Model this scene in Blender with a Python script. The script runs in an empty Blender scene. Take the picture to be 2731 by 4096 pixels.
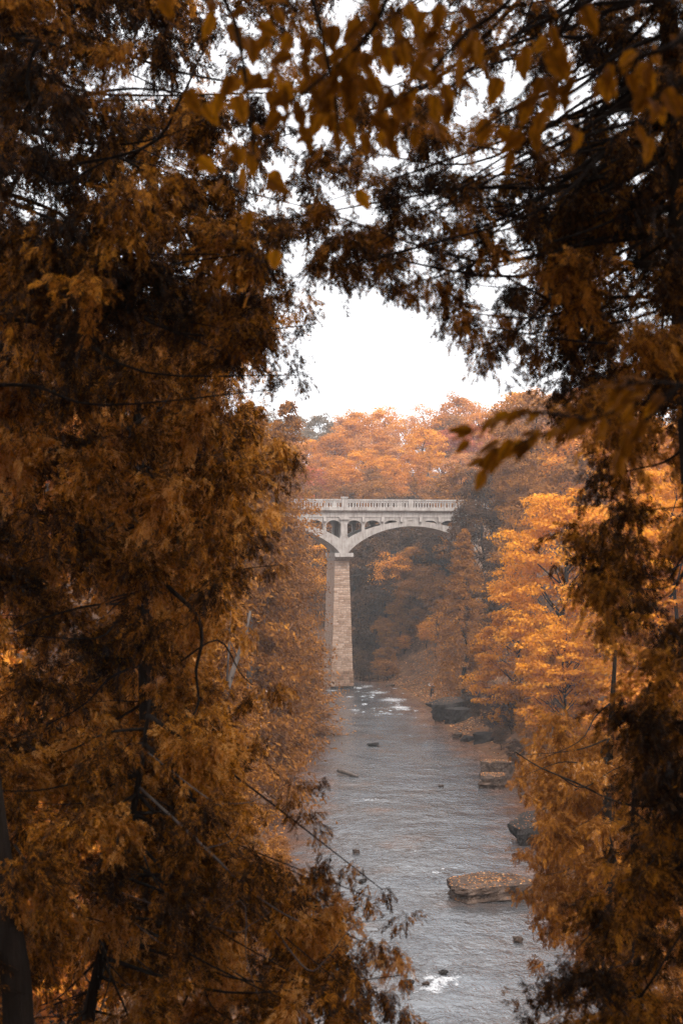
import bpy, bmesh, math, random
import numpy as np
from mathutils import Vector, Matrix

# ------------------------------------------------------------------ camera, sky, sun, exposure
SC = bpy.context.scene
F = 4096 / 36.0 * 50.0          # focal length in photograph pixels (50 mm lens)
HY = 2190.0                     # photograph row of the horizon
CAMZ = 18.0                     # eye height above the river
cam = bpy.data.cameras.new('camera')
cam.sensor_fit = 'VERTICAL'; cam.sensor_height = 36.0; cam.sensor_width = 24.0
cam.lens = 50.0; cam.shift_y = (HY - 2048.0) / 4096.0
cam.clip_start = 0.1; cam.clip_end = 5000
cam.dof.use_dof = True; cam.dof.focus_distance = 170.0; cam.dof.aperture_fstop = 3.6
cam_o = bpy.data.objects.new('camera', cam); SC.collection.objects.link(cam_o)
cam_o.location = (0, 0, CAMZ); cam_o.rotation_euler = (math.radians(90), 0, 0)
SC.camera = cam_o

SUN_EL, SUN_AZ = 52.0, 152.0     # elevation; azimuth clockwise from +Y (behind and to the right of the camera)
W = bpy.data.worlds.new('World'); SC.world = W; W.use_nodes = True
nt = W.node_tree; nt.nodes.clear()
sky = nt.nodes.new('ShaderNodeTexSky'); sky.sky_type = 'NISHITA'; sky.sun_disc = False
sky.sun_elevation = math.radians(SUN_EL); sky.sun_rotation = math.radians(SUN_AZ)
sky.air_density = 1.0; sky.dust_density = 4.0; sky.ozone_density = 1.0
bw = nt.nodes.new('ShaderNodeRGBToBW')
cl = nt.nodes.new('ShaderNodeMix'); cl.data_type = 'RGBA'; cl.inputs[0].default_value = 0.90   # cloud deck over the blue
cl2 = nt.nodes.new('ShaderNodeMix'); cl2.data_type = 'RGBA'; cl2.inputs[0].default_value = 0.65
cl2.inputs[7].default_value = (13.0, 13.0, 13.4, 1)
bg = nt.nodes.new('ShaderNodeBackground'); bg.inputs[1].default_value = 0.12
out = nt.nodes.new('ShaderNodeOutputWorld')
nt.links.new(sky.outputs[0], bw.inputs[0]); nt.links.new(sky.outputs[0], cl.inputs[6]); nt.links.new(bw.outputs[0], cl.inputs[7])
nt.links.new(cl.outputs[2], cl2.inputs[6]); nt.links.new(cl2.outputs[2], bg.inputs[0]); nt.links.new(bg.outputs[0], out.inputs[0])

sun = bpy.data.lights.new('sun', 'SUN'); sun.energy = 1.5; sun.angle = math.radians(14); sun.color = (1.0, 0.94, 0.86)
sun_o = bpy.data.objects.new('sun', sun); SC.collection.objects.link(sun_o)
az, el = math.radians(SUN_AZ), math.radians(SUN_EL)
sdir = Vector((math.sin(az) * math.cos(el), math.cos(az) * math.cos(el), math.sin(el)))
sun_o.rotation_euler = (-sdir).to_track_quat('-Z', 'Y').to_euler(); sun_o.location = (30, -40, 90)

VS = SC.view_settings
VS.view_transform = 'Standard'; VS.look = 'None'; VS.gamma = 1.0; VS.use_curve_mapping = False; VS.exposure = 0.8
cy = SC.cycles
cy.use_denoising = True; cy.denoising_prefilter = 'NONE'
try: cy.denoiser = 'OPENIMAGEDENOISE'
except Exception: pass
cy.max_bounces = 4; cy.diffuse_bounces = 2; cy.glossy_bounces = 2; cy.transmission_bounces = 3
cy.volume_bounces = 0; cy.transparent_max_bounces = 6
cy.sample_clamp_indirect = 2.5; cy.caustics_reflective = False; cy.caustics_refractive = False
cy.use_adaptive_sampling = True; cy.adaptive_threshold = 0.003

# ------------------------------------------------------------------ helpers
C = SC.collection
rng = np.random.default_rng(7)
random.seed(7)

def at(px, py, Y):
    """a photograph pixel seen at depth Y"""
    return Vector(((px - 1365.5) / F * Y, Y, CAMZ - (py - HY) / F * Y))

def tag(o, label=None, cat=None, group=None, kind=None):
    if label: o['label'] = label
    if cat: o['category'] = cat
    if group: o['group'] = group
    if kind: o['kind'] = kind
    return o

def empty(name, loc=(0, 0, 0), rz=0.0):
    o = bpy.data.objects.new(name, None); C.objects.link(o)
    o.location = loc; o.rotation_euler = (0, 0, rz); o.empty_display_size = 0.3
    return o

def link(name, me, mat=None, parent=None):
    o = bpy.data.objects.new(name, me); C.objects.link(o)
    if mat is not None and len(me.materials) == 0: me.materials.append(mat)
    if parent is not None: o.parent = parent
    return o

def copy_tree(o, parent=None):
    c = o.copy(); C.objects.link(c)
    if parent is not None: c.parent = parent
    for ch in list(o.children):
        copy_tree(ch, c)
    return c

def np_mesh(name, V, Fc, tint=None, smooth=False):
    """V (n,3), Fc (m,k) all faces with k corners"""
    me = bpy.data.meshes.new(name)
    V = np.asarray(V, dtype=np.float32); Fc = np.asarray(Fc, dtype=np.int32)
    m, k = Fc.shape
    me.vertices.add(len(V)); me.vertices.foreach_set('co', V.ravel())
    me.loops.add(m * k); me.loops.foreach_set('vertex_index', Fc.ravel())
    me.polygons.add(m)
    me.polygons.foreach_set('loop_start', np.arange(0, m * k, k, dtype=np.int32))
    me.polygons.foreach_set('loop_total', np.full(m, k, dtype=np.int32))
    if smooth: me.polygons.foreach_set('use_smooth', np.ones(m, dtype=bool))
    if tint is not None:
        a = me.attributes.new('tint', 'FLOAT', 'POINT'); a.data.foreach_set('value', np.asarray(tint, dtype=np.float32))
    me.update(calc_edges=True)
    return me

class MB:
    """collects boxes, tubes and polygons into one mesh"""
    def __init__(self): self.v = []; self.f = []
    def box(self, x0, x1, y0, y1, z0, z1):
        n = len(self.v)
        self.v += [(x0, y0, z0), (x1, y0, z0), (x1, y1, z0), (x0, y1, z0), (x0, y0, z1), (x1, y0, z1), (x1, y1, z1), (x0, y1, z1)]
        self.f += [tuple(n + i for i in q) for q in ((0, 3, 2, 1), (4, 5, 6, 7), (0, 1, 5, 4), (1, 2, 6, 5), (2, 3, 7, 6), (3, 0, 4, 7))]
        return self
    def hexa(self, bot, top):
        n = len(self.v); self.v += list(bot) + list(top)
        self.f += [tuple(n + i for i in q) for q in ((0, 3, 2, 1), (4, 5, 6, 7), (0, 1, 5, 4), (1, 2, 6, 5), (2, 3, 7, 6), (3, 0, 4, 7))]
        return self
    def prism(self, prof, y0, y1):
        """profile of (x, z) points, counter-clockwise seen from -y, extruded from y0 to y1"""
        n = len(self.v); k = len(prof)
        self.v += [(x, y0, z) for x, z in prof] + [(x, y1, z) for x, z in prof]
        self.f.append(tuple(n + i for i in range(k))); self.f.append(tuple(n + k + i for i in reversed(range(k))))
        for i in range(k):
            j = (i + 1) % k
            self.f.append((n + i, n + k + i, n + k + j, n + j))
        return self
    def strip(self, lo, hi, y0, y1):
        """solid between two polylines lo and hi of equal length (x, z), extruded y0..y1"""
        k = len(lo); n = len(self.v)
        for y in (y0, y1):
            self.v += [(x, y, z) for x, z in lo] + [(x, y, z) for x, z in hi]
        a, b, c, d = n, n + k, n + 2 * k, n + 3 * k
        for i in range(k - 1):
            self.f.append((a + i, a + i + 1, b + i + 1, b + i))
            self.f.append((c + i, d + i, d + i + 1, c + i + 1))
            self.f.append((a + i, c + i, c + i + 1, a + i + 1))
            self.f.append((b + i, b + i + 1, d + i + 1, d + i))
        self.f.append((a, b, d, c)); e = k - 1
        self.f.append((a + e, c + e, d + e, b + e))
        return self
    def tube(self, pts, rad, ns=6, cap=True):
        pts = [Vector(p) for p in pts]; n0 = len(self.v); k = len(pts)
        up = Vector((0.31, 0.17, 0.93)); prev = None
        for i, p in enumerate(pts):
            d = (pts[min(i + 1, k - 1)] - pts[max(i - 1, 0)])
            if d.length < 1e-9: d = Vector((0, 0, 1))
            d.normalize()
            a = (prev if prev is not None else up)
            a = a - d * a.dot(d)
            if a.length < 1e-4: a = Vector((1, 0, 0)) - d * d.x
            a.normalize(); prev = a; b = d.cross(a)
            r = rad[i] if hasattr(rad, '__len__') else rad
            for j in range(ns):
                t = 2 * math.pi * j / ns
                self.v.append(tuple(p + a * (r * math.cos(t)) + b * (r * math.sin(t))))
        for i in range(k - 1):
            for j in range(ns):
                j2 = (j + 1) % ns; q = n0 + i * ns
                self.f.append((q + j, q + j2, q + ns + j2, q + ns + j))
        if cap:
            self.f.append(tuple(n0 + j for j in reversed(range(ns))))
            self.f.append(tuple(n0 + (k - 1) * ns + j for j in range(ns)))
        return self
    def build(self, name, mat, parent=None, smooth=False):
        me = bpy.data.meshes.new(name); me.from_pydata(self.v, [], self.f)
        if smooth:
            for p in me.polygons: p.use_smooth = True
        me.update()
        return link(name, me, mat, parent)

def smooth_path(pts, n=4):
    """Catmull-Rom through pts"""
    P = [Vector(p) for p in pts]
    if len(P) < 3: return P
    Q = [P[0] * 2 - P[1]] + P + [P[-1] * 2 - P[-2]]
    o = []
    for i in range(1, len(Q) - 2):
        for k in range(n):
            t = k / n
            a, b, c, d = Q[i - 1], Q[i], Q[i + 1], Q[i + 2]
            o.append(0.5 * ((2 * b) + (c - a) * t + (2 * a - 5 * b + 4 * c - d) * t * t + (3 * b - a - 3 * c + d) * t ** 3))
    o.append(P[-1]); return o

def vnoise(x, y, seed=0):
    x = np.asarray(x, float); y = np.asarray(y, float)
    xi = np.floor(x).astype(np.int64); yi = np.floor(y).astype(np.int64); fx = x - xi; fy = y - yi
    def h(a, b):
        n = (a * 374761393 + b * 668265263 + seed * 974711) & 0x7fffffff
        n = ((n ^ (n >> 13)) * 1274126177) & 0x7fffffff
        return ((n ^ (n >> 16)) & 0xffff) / 65535.0
    u = fx * fx * (3 - 2 * fx); v = fy * fy * (3 - 2 * fy)
    return (h(xi, yi) * (1 - u) + h(xi + 1, yi) * u) * (1 - v) + (h(xi, yi + 1) * (1 - u) + h(xi + 1, yi + 1) * u) * v

def fbm(x, y, seed=0, o=4):
    s = 0; a = 0.5
    for i in range(o):
        s = s + a * vnoise(x * 2 ** i, y * 2 ** i, seed + i * 17); a *= 0.5
    return s

# ------------------------------------------------------------------ materials
def nodes_of(name):
    m = bpy.data.materials.new(name); m.use_nodes = True
    t = m.node_tree; t.nodes.clear()
    o = t.nodes.new('ShaderNodeOutputMaterial')
    return m, t, o

def ramp(t, stops):
    r = t.nodes.new('ShaderNodeValToRGB'); e = r.color_ramp.elements
    while len(e) > 1: e.remove(e[-1])
    e[0].position, e[0].color = stops[0][0], (*stops[0][1], 1)
    for p, c in stops[1:]:
        q = e.new(p); q.color = (*c, 1)
    return r

def noise(t, scale, detail=4, rough=0.55, coord=None, vec=None):
    n = t.nodes.new('ShaderNodeTexNoise'); n.inputs['Scale'].default_value = scale
    n.inputs['Detail'].default_value = detail; n.inputs['Roughness'].default_value = rough
    if vec is not None: t.links.new(vec, n.inputs['Vector'])
    return n

def leaf_mat(name, stops, trans=0.3, vary=0.25, rough=0.6, spec=0.08):
    """per-leaf colour from the tint attribute, shifted for each tree"""
    m, t, o = nodes_of(name)
    at_ = t.nodes.new('ShaderNodeAttribute'); at_.attribute_name = 'tint'
    oi = t.nodes.new('ShaderNodeObjectInfo')
    ma = t.nodes.new('ShaderNodeMath'); ma.operation = 'MULTIPLY_ADD'; ma.inputs[1].default_value = vary; ma.inputs[2].default_value = -vary / 2
    ad = t.nodes.new('ShaderNodeMath'); ad.operation = 'ADD'
    t.links.new(oi.outputs['Random'], ma.inputs[0]); t.links.new(ma.outputs[0], ad.inputs[0]); t.links.new(at_.outputs['Fac'], ad.inputs[1])
    r = ramp(t, stops); t.links.new(ad.outputs[0], r.inputs[0])
    b = t.nodes.new('ShaderNodeBsdfPrincipled'); b.inputs['Roughness'].default_value = rough
    b.inputs['Specular IOR Level'].default_value = spec
    t.links.new(r.outputs[0], b.inputs['Base Color'])
    tr = t.nodes.new('ShaderNodeBsdfTranslucent'); t.links.new(r.outputs[0], tr.inputs[0])
    mx = t.nodes.new('ShaderNodeMixShader'); mx.inputs[0].default_value = trans
    t.links.new(b.outputs[0], mx.inputs[1]); t.links.new(tr.outputs[0], mx.inputs[2]); t.links.new(mx.outputs[0], o.inputs[0])
    return m

def surf_mat(name, stops, scale=3.0, rough=0.85, bump=0.3, bscale=None, stretch=None, random_amt=0.0, spec=0.3, bdist=0.05, coord='Object', detail=6):
    m, t, o = nodes_of(name)
    tc = t.nodes.new('ShaderNodeTexCoord'); vec = tc.outputs[coord]
    if stretch:
        mp = t.nodes.new('ShaderNodeMapping'); mp.inputs['Scale'].default_value = stretch
        t.links.new(vec, mp.inputs[0]); vec = mp.outputs[0]
    n = noise(t, scale, detail, 0.6, vec=vec)
    fac = n.outputs['Fac']
    if random_amt:
        oi = t.nodes.new('ShaderNodeObjectInfo')
        ma = t.nodes.new('ShaderNodeMath'); ma.operation = 'MULTIPLY_ADD'; ma.inputs[1].default_value = random_amt; ma.inputs[2].default_value = -random_amt / 2
        ad = t.nodes.new('ShaderNodeMath'); ad.operation = 'ADD'
        t.links.new(oi.outputs['Random'], ma.inputs[0]); t.links.new(ma.outputs[0], ad.inputs[0]); t.links.new(fac, ad.inputs[1]); fac = ad.outputs[0]
    r = ramp(t, stops); t.links.new(fac, r.inputs[0])
    b = t.nodes.new('ShaderNodeBsdfPrincipled'); b.inputs['Roughness'].default_value = rough; b.inputs['Specular IOR Level'].default_value = spec
    t.links.new(r.outputs[0], b.inputs['Base Color'])
    if bump:
        n2 = noise(t, bscale or scale * 3, 5, 0.65, vec=vec)
        bp = t.nodes.new('ShaderNodeBump'); bp.inputs['Strength'].default_value = bump; bp.inputs['Distance'].default_value = bdist
        t.links.new(n2.outputs['Fac'], bp.inputs['Height']); t.links.new(bp.outputs[0], b.inputs['Normal'])
    t.links.new(b.outputs[0], o.inputs[0])
    return m

M = {}
M['gold'] = leaf_mat('gold_leaves', [(0, (.36, .13, .010)), (.35, (.60, .22, .013)), (.7, (.82, .335, .018)), (1, (.92, .43, .04))], .35)
M['orange'] = leaf_mat('orange_leaves', [(0, (.32, .105, .012)), (.4, (.56, .195, .02)), (.75, (.72, .28, .03)), (1, (.82, .36, .06))], .35)
M['peach'] = leaf_mat('peach_leaves', [(0, (.36, .13, .03)), (.4, (.60, .24, .06)), (.75, (.74, .34, .10)), (1, (.84, .44, .16))], .4)
M['red'] = leaf_mat('red_leaves', [(0, (.25, .06, .02)), (.5, (.52, .13, .04)), (1, (.68, .21, .08))], .35)
M['brown'] = leaf_mat('brown_leaves', [(0, (.13, .048, .010)), (.45, (.27, .10, .018)), (.8, (.42, .165, .025)), (1, (.54, .22, .03))], .28)
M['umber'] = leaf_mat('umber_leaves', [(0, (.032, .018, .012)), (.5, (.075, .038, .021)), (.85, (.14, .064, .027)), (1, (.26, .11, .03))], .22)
M['slate'] = leaf_mat('slate_leaves', [(0, (.11, .085, .06)), (.5, (.21, .145, .09)), (1, (.34, .21, .11))], .25)
M['cedar_mid'] = leaf_mat('rust_cedar_foliage', [(0, (.09, .030, .006)), (.4, (.22, .078, .011)), (.75, (.38, .145, .017)), (.93, (.54, .215, .026)), (1, (.46, .3, .2))], .25)
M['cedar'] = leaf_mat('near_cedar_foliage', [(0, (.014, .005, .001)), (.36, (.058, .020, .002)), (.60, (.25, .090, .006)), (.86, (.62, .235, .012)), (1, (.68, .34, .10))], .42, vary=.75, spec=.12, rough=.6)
M['cedar_dark'] = leaf_mat('shaded_cedar_foliage', [(0, (.009, .0035, .001)), (.42, (.036, .0125, .0015)), (.68, (.14, .050, .004)), (.9, (.38, .145, .010)), (1, (.52, .21, .018))], .40, vary=.75, spec=.1)  # darker copy of the near cedar foliage, shade put into the leaf colour
M['near_leaf'] = leaf_mat('near_broad_leaf', [(0, (.16, .052, .003)), (.5, (.28, .096, .004)), (1, (.44, .165, .007))], .45, vary=.9, spec=.08)
def near_leaf_mat():
    m = leaf_mat('near_broad_leaf', [(0, (.15, .050, .003)), (.5, (.27, .093, .004)), (1, (.46, .175, .007))], .5, vary=.9, spec=.08); t = m.node_tree
    rmp = [n for n in t.nodes if n.type == 'VALTORGB'][0]
    tc = t.nodes.new('ShaderNodeTexCoord'); sx = t.nodes.new('ShaderNodeSeparateXYZ'); t.links.new(tc.outputs['Object'], sx.inputs[0])
    ab = t.nodes.new('ShaderNodeMath'); ab.operation = 'ABSOLUTE'; t.links.new(sx.outputs[0], ab.inputs[0])
    rib = t.nodes.new('ShaderNodeMapRange'); rib.inputs[1].default_value = .015; rib.inputs[2].default_value = .05; rib.inputs[3].default_value = .55; rib.inputs[4].default_value = 1; t.links.new(ab.outputs[0], rib.inputs[0])
    n = noise(t, 4.5, 5, .7, vec=tc.outputs['Object']); sp = t.nodes.new('ShaderNodeMapRange'); sp.inputs[1].default_value = .32; sp.inputs[2].default_value = .6; sp.inputs[3].default_value = .4; sp.inputs[4].default_value = 1.15; t.links.new(n.outputs['Fac'], sp.inputs[0])
    ml = t.nodes.new('ShaderNodeMath'); ml.operation = 'MULTIPLY'; t.links.new(rib.outputs[0], ml.inputs[0]); t.links.new(sp.outputs[0], ml.inputs[1])
    mx = t.nodes.new('ShaderNodeMix'); mx.data_type = 'RGBA'; mx.blend_type = 'MULTIPLY'; mx.inputs[0].default_value = 1
    t.links.new(rmp.outputs[0], mx.inputs[6]); t.links.new(ml.outputs[0], mx.inputs[7])
    for n_ in t.nodes:
        if n_.type == 'BSDF_PRINCIPLED': t.links.new(mx.outputs[2], n_.inputs['Base Color'])
        if n_.type == 'BSDF_TRANSLUCENT': t.links.new(mx.outputs[2], n_.inputs[0])
    return m
M['near_leaf'] = near_leaf_mat()
M['litter'] = leaf_mat('fallen_leaf', [(0, (.30, .10, .02)), (.5, (.5, .19, .04)), (1, (.62, .35, .16))], .1)
M['grass'] = leaf_mat('dry_grass', [(0, (.22, .09, .03)), (.5, (.36, .17, .06)), (1, (.48, .26, .11))], .3)
M['bark'] = surf_mat('dark_bark', [(.3, (.010, .007, .005)), (.7, (.034, .023, .017))], 9, .95, 1.0, 22, (1, 1, .14), bdist=.05, spec=.08)
M['bark_grey'] = surf_mat('grey_bark', [(.3, (.06, .045, .036)), (.7, (.16, .125, .105))], 6, .9, .6, 14, (1, 1, .2), bdist=.03)
M['twig'] = surf_mat('twig_bark', [(.3, (.03, .02, .016)), (.7, (.10, .075, .06))], 9, .85, 0)
M['rock'] = surf_mat('brown_grey_rock', [(.25, (.035, .022, .017)), (.5, (.095, .062, .046)), (.75, (.21, .145, .11))], 1.9, .9, 1.0, 6, bdist=.15, spec=.1, coord='Object')
M['rock_dark'] = surf_mat('dark_wet_rock', [(.25, (.014, .012, .012)), (.55, (.038, .031, .028)), (.8, (.10, .078, .064))], 1.6, .85, 1.0, 5, bdist=.15, spec=.1)
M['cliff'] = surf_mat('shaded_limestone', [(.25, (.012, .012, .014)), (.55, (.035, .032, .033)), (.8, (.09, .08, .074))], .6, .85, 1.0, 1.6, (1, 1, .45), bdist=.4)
M['ground'] = surf_mat('leaf_litter_soil', [(.3, (.06, .032, .02)), (.45, (.13, .066, .036)), (.6, (.20, .098, .05)), (.75, (.30, .17, .095))], .9, .95, 1.0, 3, bdist=.3, spec=.08, detail=9)
M['road'] = surf_mat('asphalt', [(.3, (.04, .04, .04)), (.7, (.07, .07, .07))], 8, .9, .2)
M['mortar'] = surf_mat('pale_mortar', [(.3, (.22, .18, .155)), (.7, (.40, .34, .30))], 3, .95, .5, 12, bdist=.03)
M['stone'] = surf_mat('tan_masonry_stone', [(.2, (.24, .14, .09)), (.42, (.38, .245, .17)), (.6, (.48, .33, .245)), (.85, (.60, .47, .39))], 2.2, .9, .7, 9, random_amt=.32, bdist=.03)
M['stone_low'] = surf_mat('rusty_plinth_stone', [(.2, (.15, .085, .05)), (.5, (.27, .155, .10)), (.85, (.40, .27, .19))], 2.2, .9, .7, 9, random_amt=.5, bdist=.03)
M['cloth_dark'] = surf_mat('dark_navy_cloth', [(.3, (.018, .02, .026)), (.7, (.04, .043, .052))], 20, .9, 0)
M['cloth_white'] = surf_mat('white_sleeve_cloth', [(.3, (.7, .74, .78)), (.7, (.82, .85, .87))], 20, .9, 0)
M['cloth_red'] = surf_mat('dark_red_cloth', [(.3, (.10, .025, .02)), (.7, (.16, .04, .03))], 20, .9, 0)
M['skin'] = surf_mat('skin', [(.3, (.45, .25, .18)), (.7, (.52, .30, .22))], 10, .6, 0)
M['hair'] = surf_mat('dark_hair', [(.3, (.03, .022, .018)), (.7, (.06, .045, .035))], 10, .6, 0)

def concrete():
    m, t, o = nodes_of('weathered_concrete')
    tc = t.nodes.new('ShaderNodeTexCoord')
    n1 = noise(t, .9, 7, .65, vec=tc.outputs['Object'])
    mp = t.nodes.new('ShaderNodeMapping'); mp.inputs['Scale'].default_value = (3.5, 3.5, .35); t.links.new(tc.outputs['Object'], mp.inputs[0])
    n2 = noise(t, 1.6, 6, .6, vec=mp.outputs[0])
    mi = t.nodes.new('ShaderNodeMath'); mi.operation = 'MULTIPLY_ADD'; mi.inputs[1].default_value = .5
    hf = t.nodes.new('ShaderNodeMath'); hf.operation = 'MULTIPLY'; hf.inputs[1].default_value = .5
    t.links.new(n1.outputs['Fac'], hf.inputs[0]); t.links.new(n2.outputs['Fac'], mi.inputs[0]); t.links.new(hf.outputs[0], mi.inputs[2])
    r = ramp(t, [(.34, (.14, .115, .10)), (.44, (.29, .25, .225)), (.53, (.39, .345, .315)), (.68, (.49, .45, .42))])
    t.links.new(mi.outputs[0], r.inputs[0])
    b = t.nodes.new('ShaderNodeBsdfPrincipled'); b.inputs['Roughness'].default_value = .9; b.inputs['Specular IOR Level'].default_value = .25
    t.links.new(r.outputs[0], b.inputs['Base Color'])
    n3 = noise(t, 7, 5, .6, vec=tc.outputs['Object'])
    bp = t.nodes.new('ShaderNodeBump'); bp.inputs['Strength'].default_value = .35; bp.inputs['Distance'].default_value = .03
    t.links.new(n3.outputs['Fac'], bp.inputs['Height']); t.links.new(bp.outputs[0], b.inputs['Normal'])
    t.links.new(b.outputs[0], o.inputs[0]); return m
M['concrete'] = concrete()

def water_mat():
    m, t, o = nodes_of('river_water')
    tc = t.nodes.new('ShaderNodeTexCoord')
    mp = t.nodes.new('ShaderNodeMapping'); mp.inputs['Scale'].default_value = (.8, .62, 1); mp.inputs['Rotation'].default_value = (0, 0, .25); t.links.new(tc.outputs['Object'], mp.inputs[0])
    n1 = noise(t, 3.1, 4, .6, vec=mp.outputs[0]); n1.inputs['Distortion'].default_value = 1.1
    n2 = noise(t, 1.15, 3, .55, vec=mp.outputs[0]); n2.inputs['Distortion'].default_value = .8
    n0 = noise(t, .22, 3, .55, vec=tc.outputs['Object'])          # calmer and rougher stretches
    am = t.nodes.new('ShaderNodeMapRange'); am.inputs[1].default_value = .35; am.inputs[2].default_value = .62; am.inputs[3].default_value = .35; am.inputs[4].default_value = 1.0
    t.links.new(n0.outputs['Fac'], am.inputs[0])
    ad = t.nodes.new('ShaderNodeMath'); ad.operation = 'MULTIPLY_ADD'; ad.inputs[1].default_value = .9
    t.links.new(n2.outputs['Fac'], ad.inputs[0]); t.links.new(n1.outputs['Fac'], ad.inputs[2])
    ml = t.nodes.new('ShaderNodeMath'); ml.operation = 'MULTIPLY'; t.links.new(ad.outputs[0], ml.inputs[0]); t.links.new(am.outputs[0], ml.inputs[1])
    bp = t.nodes.new('ShaderNodeBump'); bp.inputs['Strength'].default_value = 1.0; bp.inputs['Distance'].default_value = .10
    t.links.new(ml.outputs[0], bp.inputs['Height'])
    # grey stops paint in the sky's silver sheen; brown stop is the shallow bed
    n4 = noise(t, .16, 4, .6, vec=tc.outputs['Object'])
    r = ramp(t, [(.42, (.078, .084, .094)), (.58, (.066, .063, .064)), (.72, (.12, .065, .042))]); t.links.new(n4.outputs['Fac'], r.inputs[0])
    b = t.nodes.new('ShaderNodeBsdfPrincipled'); b.inputs['Roughness'].default_value = .05; b.inputs['IOR'].default_value = 1.33
    b.inputs['Specular IOR Level'].default_value = .9
    sh = t.nodes.new('ShaderNodeAttribute'); sh.attribute_name = 'shallow'
    n5 = noise(t, .5, 5, .65, vec=tc.outputs['Object'])
    sm = t.nodes.new('ShaderNodeMath'); sm.operation = 'ADD'; t.links.new(sh.outputs['Fac'], sm.inputs[0]); t.links.new(n5.outputs['Fac'], sm.inputs[1])
    sr = t.nodes.new('ShaderNodeMapRange'); sr.inputs[1].default_value = .80; sr.inputs[2].default_value = 1.2; t.links.new(sm.outputs[0], sr.inputs[0])
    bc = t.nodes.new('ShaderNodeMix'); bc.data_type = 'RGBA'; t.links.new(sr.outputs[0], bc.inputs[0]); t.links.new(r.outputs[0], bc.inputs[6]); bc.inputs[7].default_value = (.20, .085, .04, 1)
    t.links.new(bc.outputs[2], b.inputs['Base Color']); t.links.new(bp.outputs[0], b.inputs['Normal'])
    # foam
    fa = t.nodes.new('ShaderNodeAttribute'); fa.attribute_name = 'tint'
    mp2 = t.nodes.new('ShaderNodeMapping'); mp2.inputs['Scale'].default_value = (1.0, .6, 1); t.links.new(tc.outputs['Object'], mp2.inputs[0])
    n3 = noise(t, 4.5, 6, .75, vec=mp2.outputs[0]); n3.inputs['Distortion'].default_value = .8
    s = t.nodes.new('ShaderNodeMath'); s.operation = 'ADD'; t.links.new(fa.outputs['Fac'], s.inputs[0]); t.links.new(n3.outputs['Fac'], s.inputs[1])
    mr = t.nodes.new('ShaderNodeMapRange'); mr.inputs[1].default_value = .92; mr.inputs[2].default_value = 1.24; t.links.new(s.outputs[0], mr.inputs[0])
    fb = t.nodes.new('ShaderNodeBsdfPrincipled'); fb.inputs['Base Color'].default_value = (.72, .72, .73, 1); fb.inputs['Roughness'].default_value = .8
    t.links.new(bp.outputs[0], fb.inputs['Normal'])
    mx = t.nodes.new('ShaderNodeMixShader'); t.links.new(mr.outputs[0], mx.inputs[0]); t.links.new(b.outputs[0], mx.inputs[1]); t.links.new(fb.outputs[0], mx.inputs[2])
    t.links.new(mx.outputs[0], o.inputs[0]); return m
M['water'] = water_mat()

# ------------------------------------------------------------------ terrain and river
RIVER = [(320, -320, 9), (70, -80, 9), (45, -20, 9), (24, 22, 9), (5, 52, 8.5), (4, 80, 8.5), (5, 112, 9), (3.2, 140, 7.3), (1.8, 168, 7), (-.5, 185, 7),
         (-8, 198, 6.5), (-25, 206, 6.5), (-60, 212, 7), (-150, 200, 7), (-950, 180, 8)]
PROF = np.array([(-9, -1.6), (-3, -.9), (-.6, -.25), (0, .0), (1.5, .35), (3, .9), (6, 3.2), (10, 7.5), (15, 12.5), (24, 17.2), (60, 19.5), (300, 24), (1500, 30)])
YAW = math.radians(9.4)
BU = np.array((math.cos(YAW), math.sin(YAW))); BN = np.array((-math.sin(YAW), math.cos(YAW)))   # along the bridge / towards its far side
BO = np.array((.33, 181.0))

def river_dist(x, y):
    d = np.full(np.shape(x), 1e9)
    for (x0, y0, w0), (x1, y1, w1) in zip(RIVER[:-1], RIVER[1:]):
        dx, dy = x1 - x0, y1 - y0; L = dx * dx + dy * dy
        t = np.clip(((x - x0) * dx + (y - y0) * dy) / L, 0, 1)
        d = np.minimum(d, np.hypot(x - x0 - t * dx, y - y0 - t * dy) - (w0 + t * (w1 - w0)))
    return d

def sstep(a, b, v):
    t = np.clip((v - a) / (b - a), 0, 1); return t * t * (3 - 2 * t)

def ground(x, y):
    x = np.asarray(x, float); y = np.asarray(y, float)
    d = river_dist(x, y) + 1.6 * (fbm(x * .13, y * .13, 3) - .47)
    z = np.interp(d, PROF[:, 0], PROF[:, 1])
    z = z + 15 * sstep(212, 350, y) * sstep(4, 30, d) + 10 * sstep(300, 900, y)
    # spur the camera stands on
    zc = 16.35 - .43 * np.clip(y - 1.6, 0, 60) + .8 * np.clip(-x - 9, 0, 20) + .25 * np.clip(x - 8, 0, 20)
    zc = np.maximum(zc, .12 * d)
    z = np.where((y < 48) & (d > 0), np.minimum(z, np.where(y > -3, zc, zc + .35 * (-3 - y))), z)
    z = np.where((y < 2) & (d > 12), 16.35 + .3 * np.clip(-y - 2, 0, 40) - .35 * np.clip(x - 6, 0, 18), z)
    # bridge approaches
    s = (x - BO[0]) * BU[0] + (y - BO[1]) * BU[1]; n = (x - BO[0]) * BN[0] + (y - BO[1]) * BN[1]
    emb = sstep(17, 21, np.abs(s)) * (1 - sstep(5, 14, np.abs(n - 3.9)))
    z = z * (1 - emb) + np.maximum(z, 22.3) * emb
    amp = np.clip(d / 4, .1, 1)
    return z + amp * .9 * (fbm(x * .35, y * .35, 9) - .47)

def gz(x, y): return float(ground(np.array([x]), np.array([y]))[0])

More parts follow.
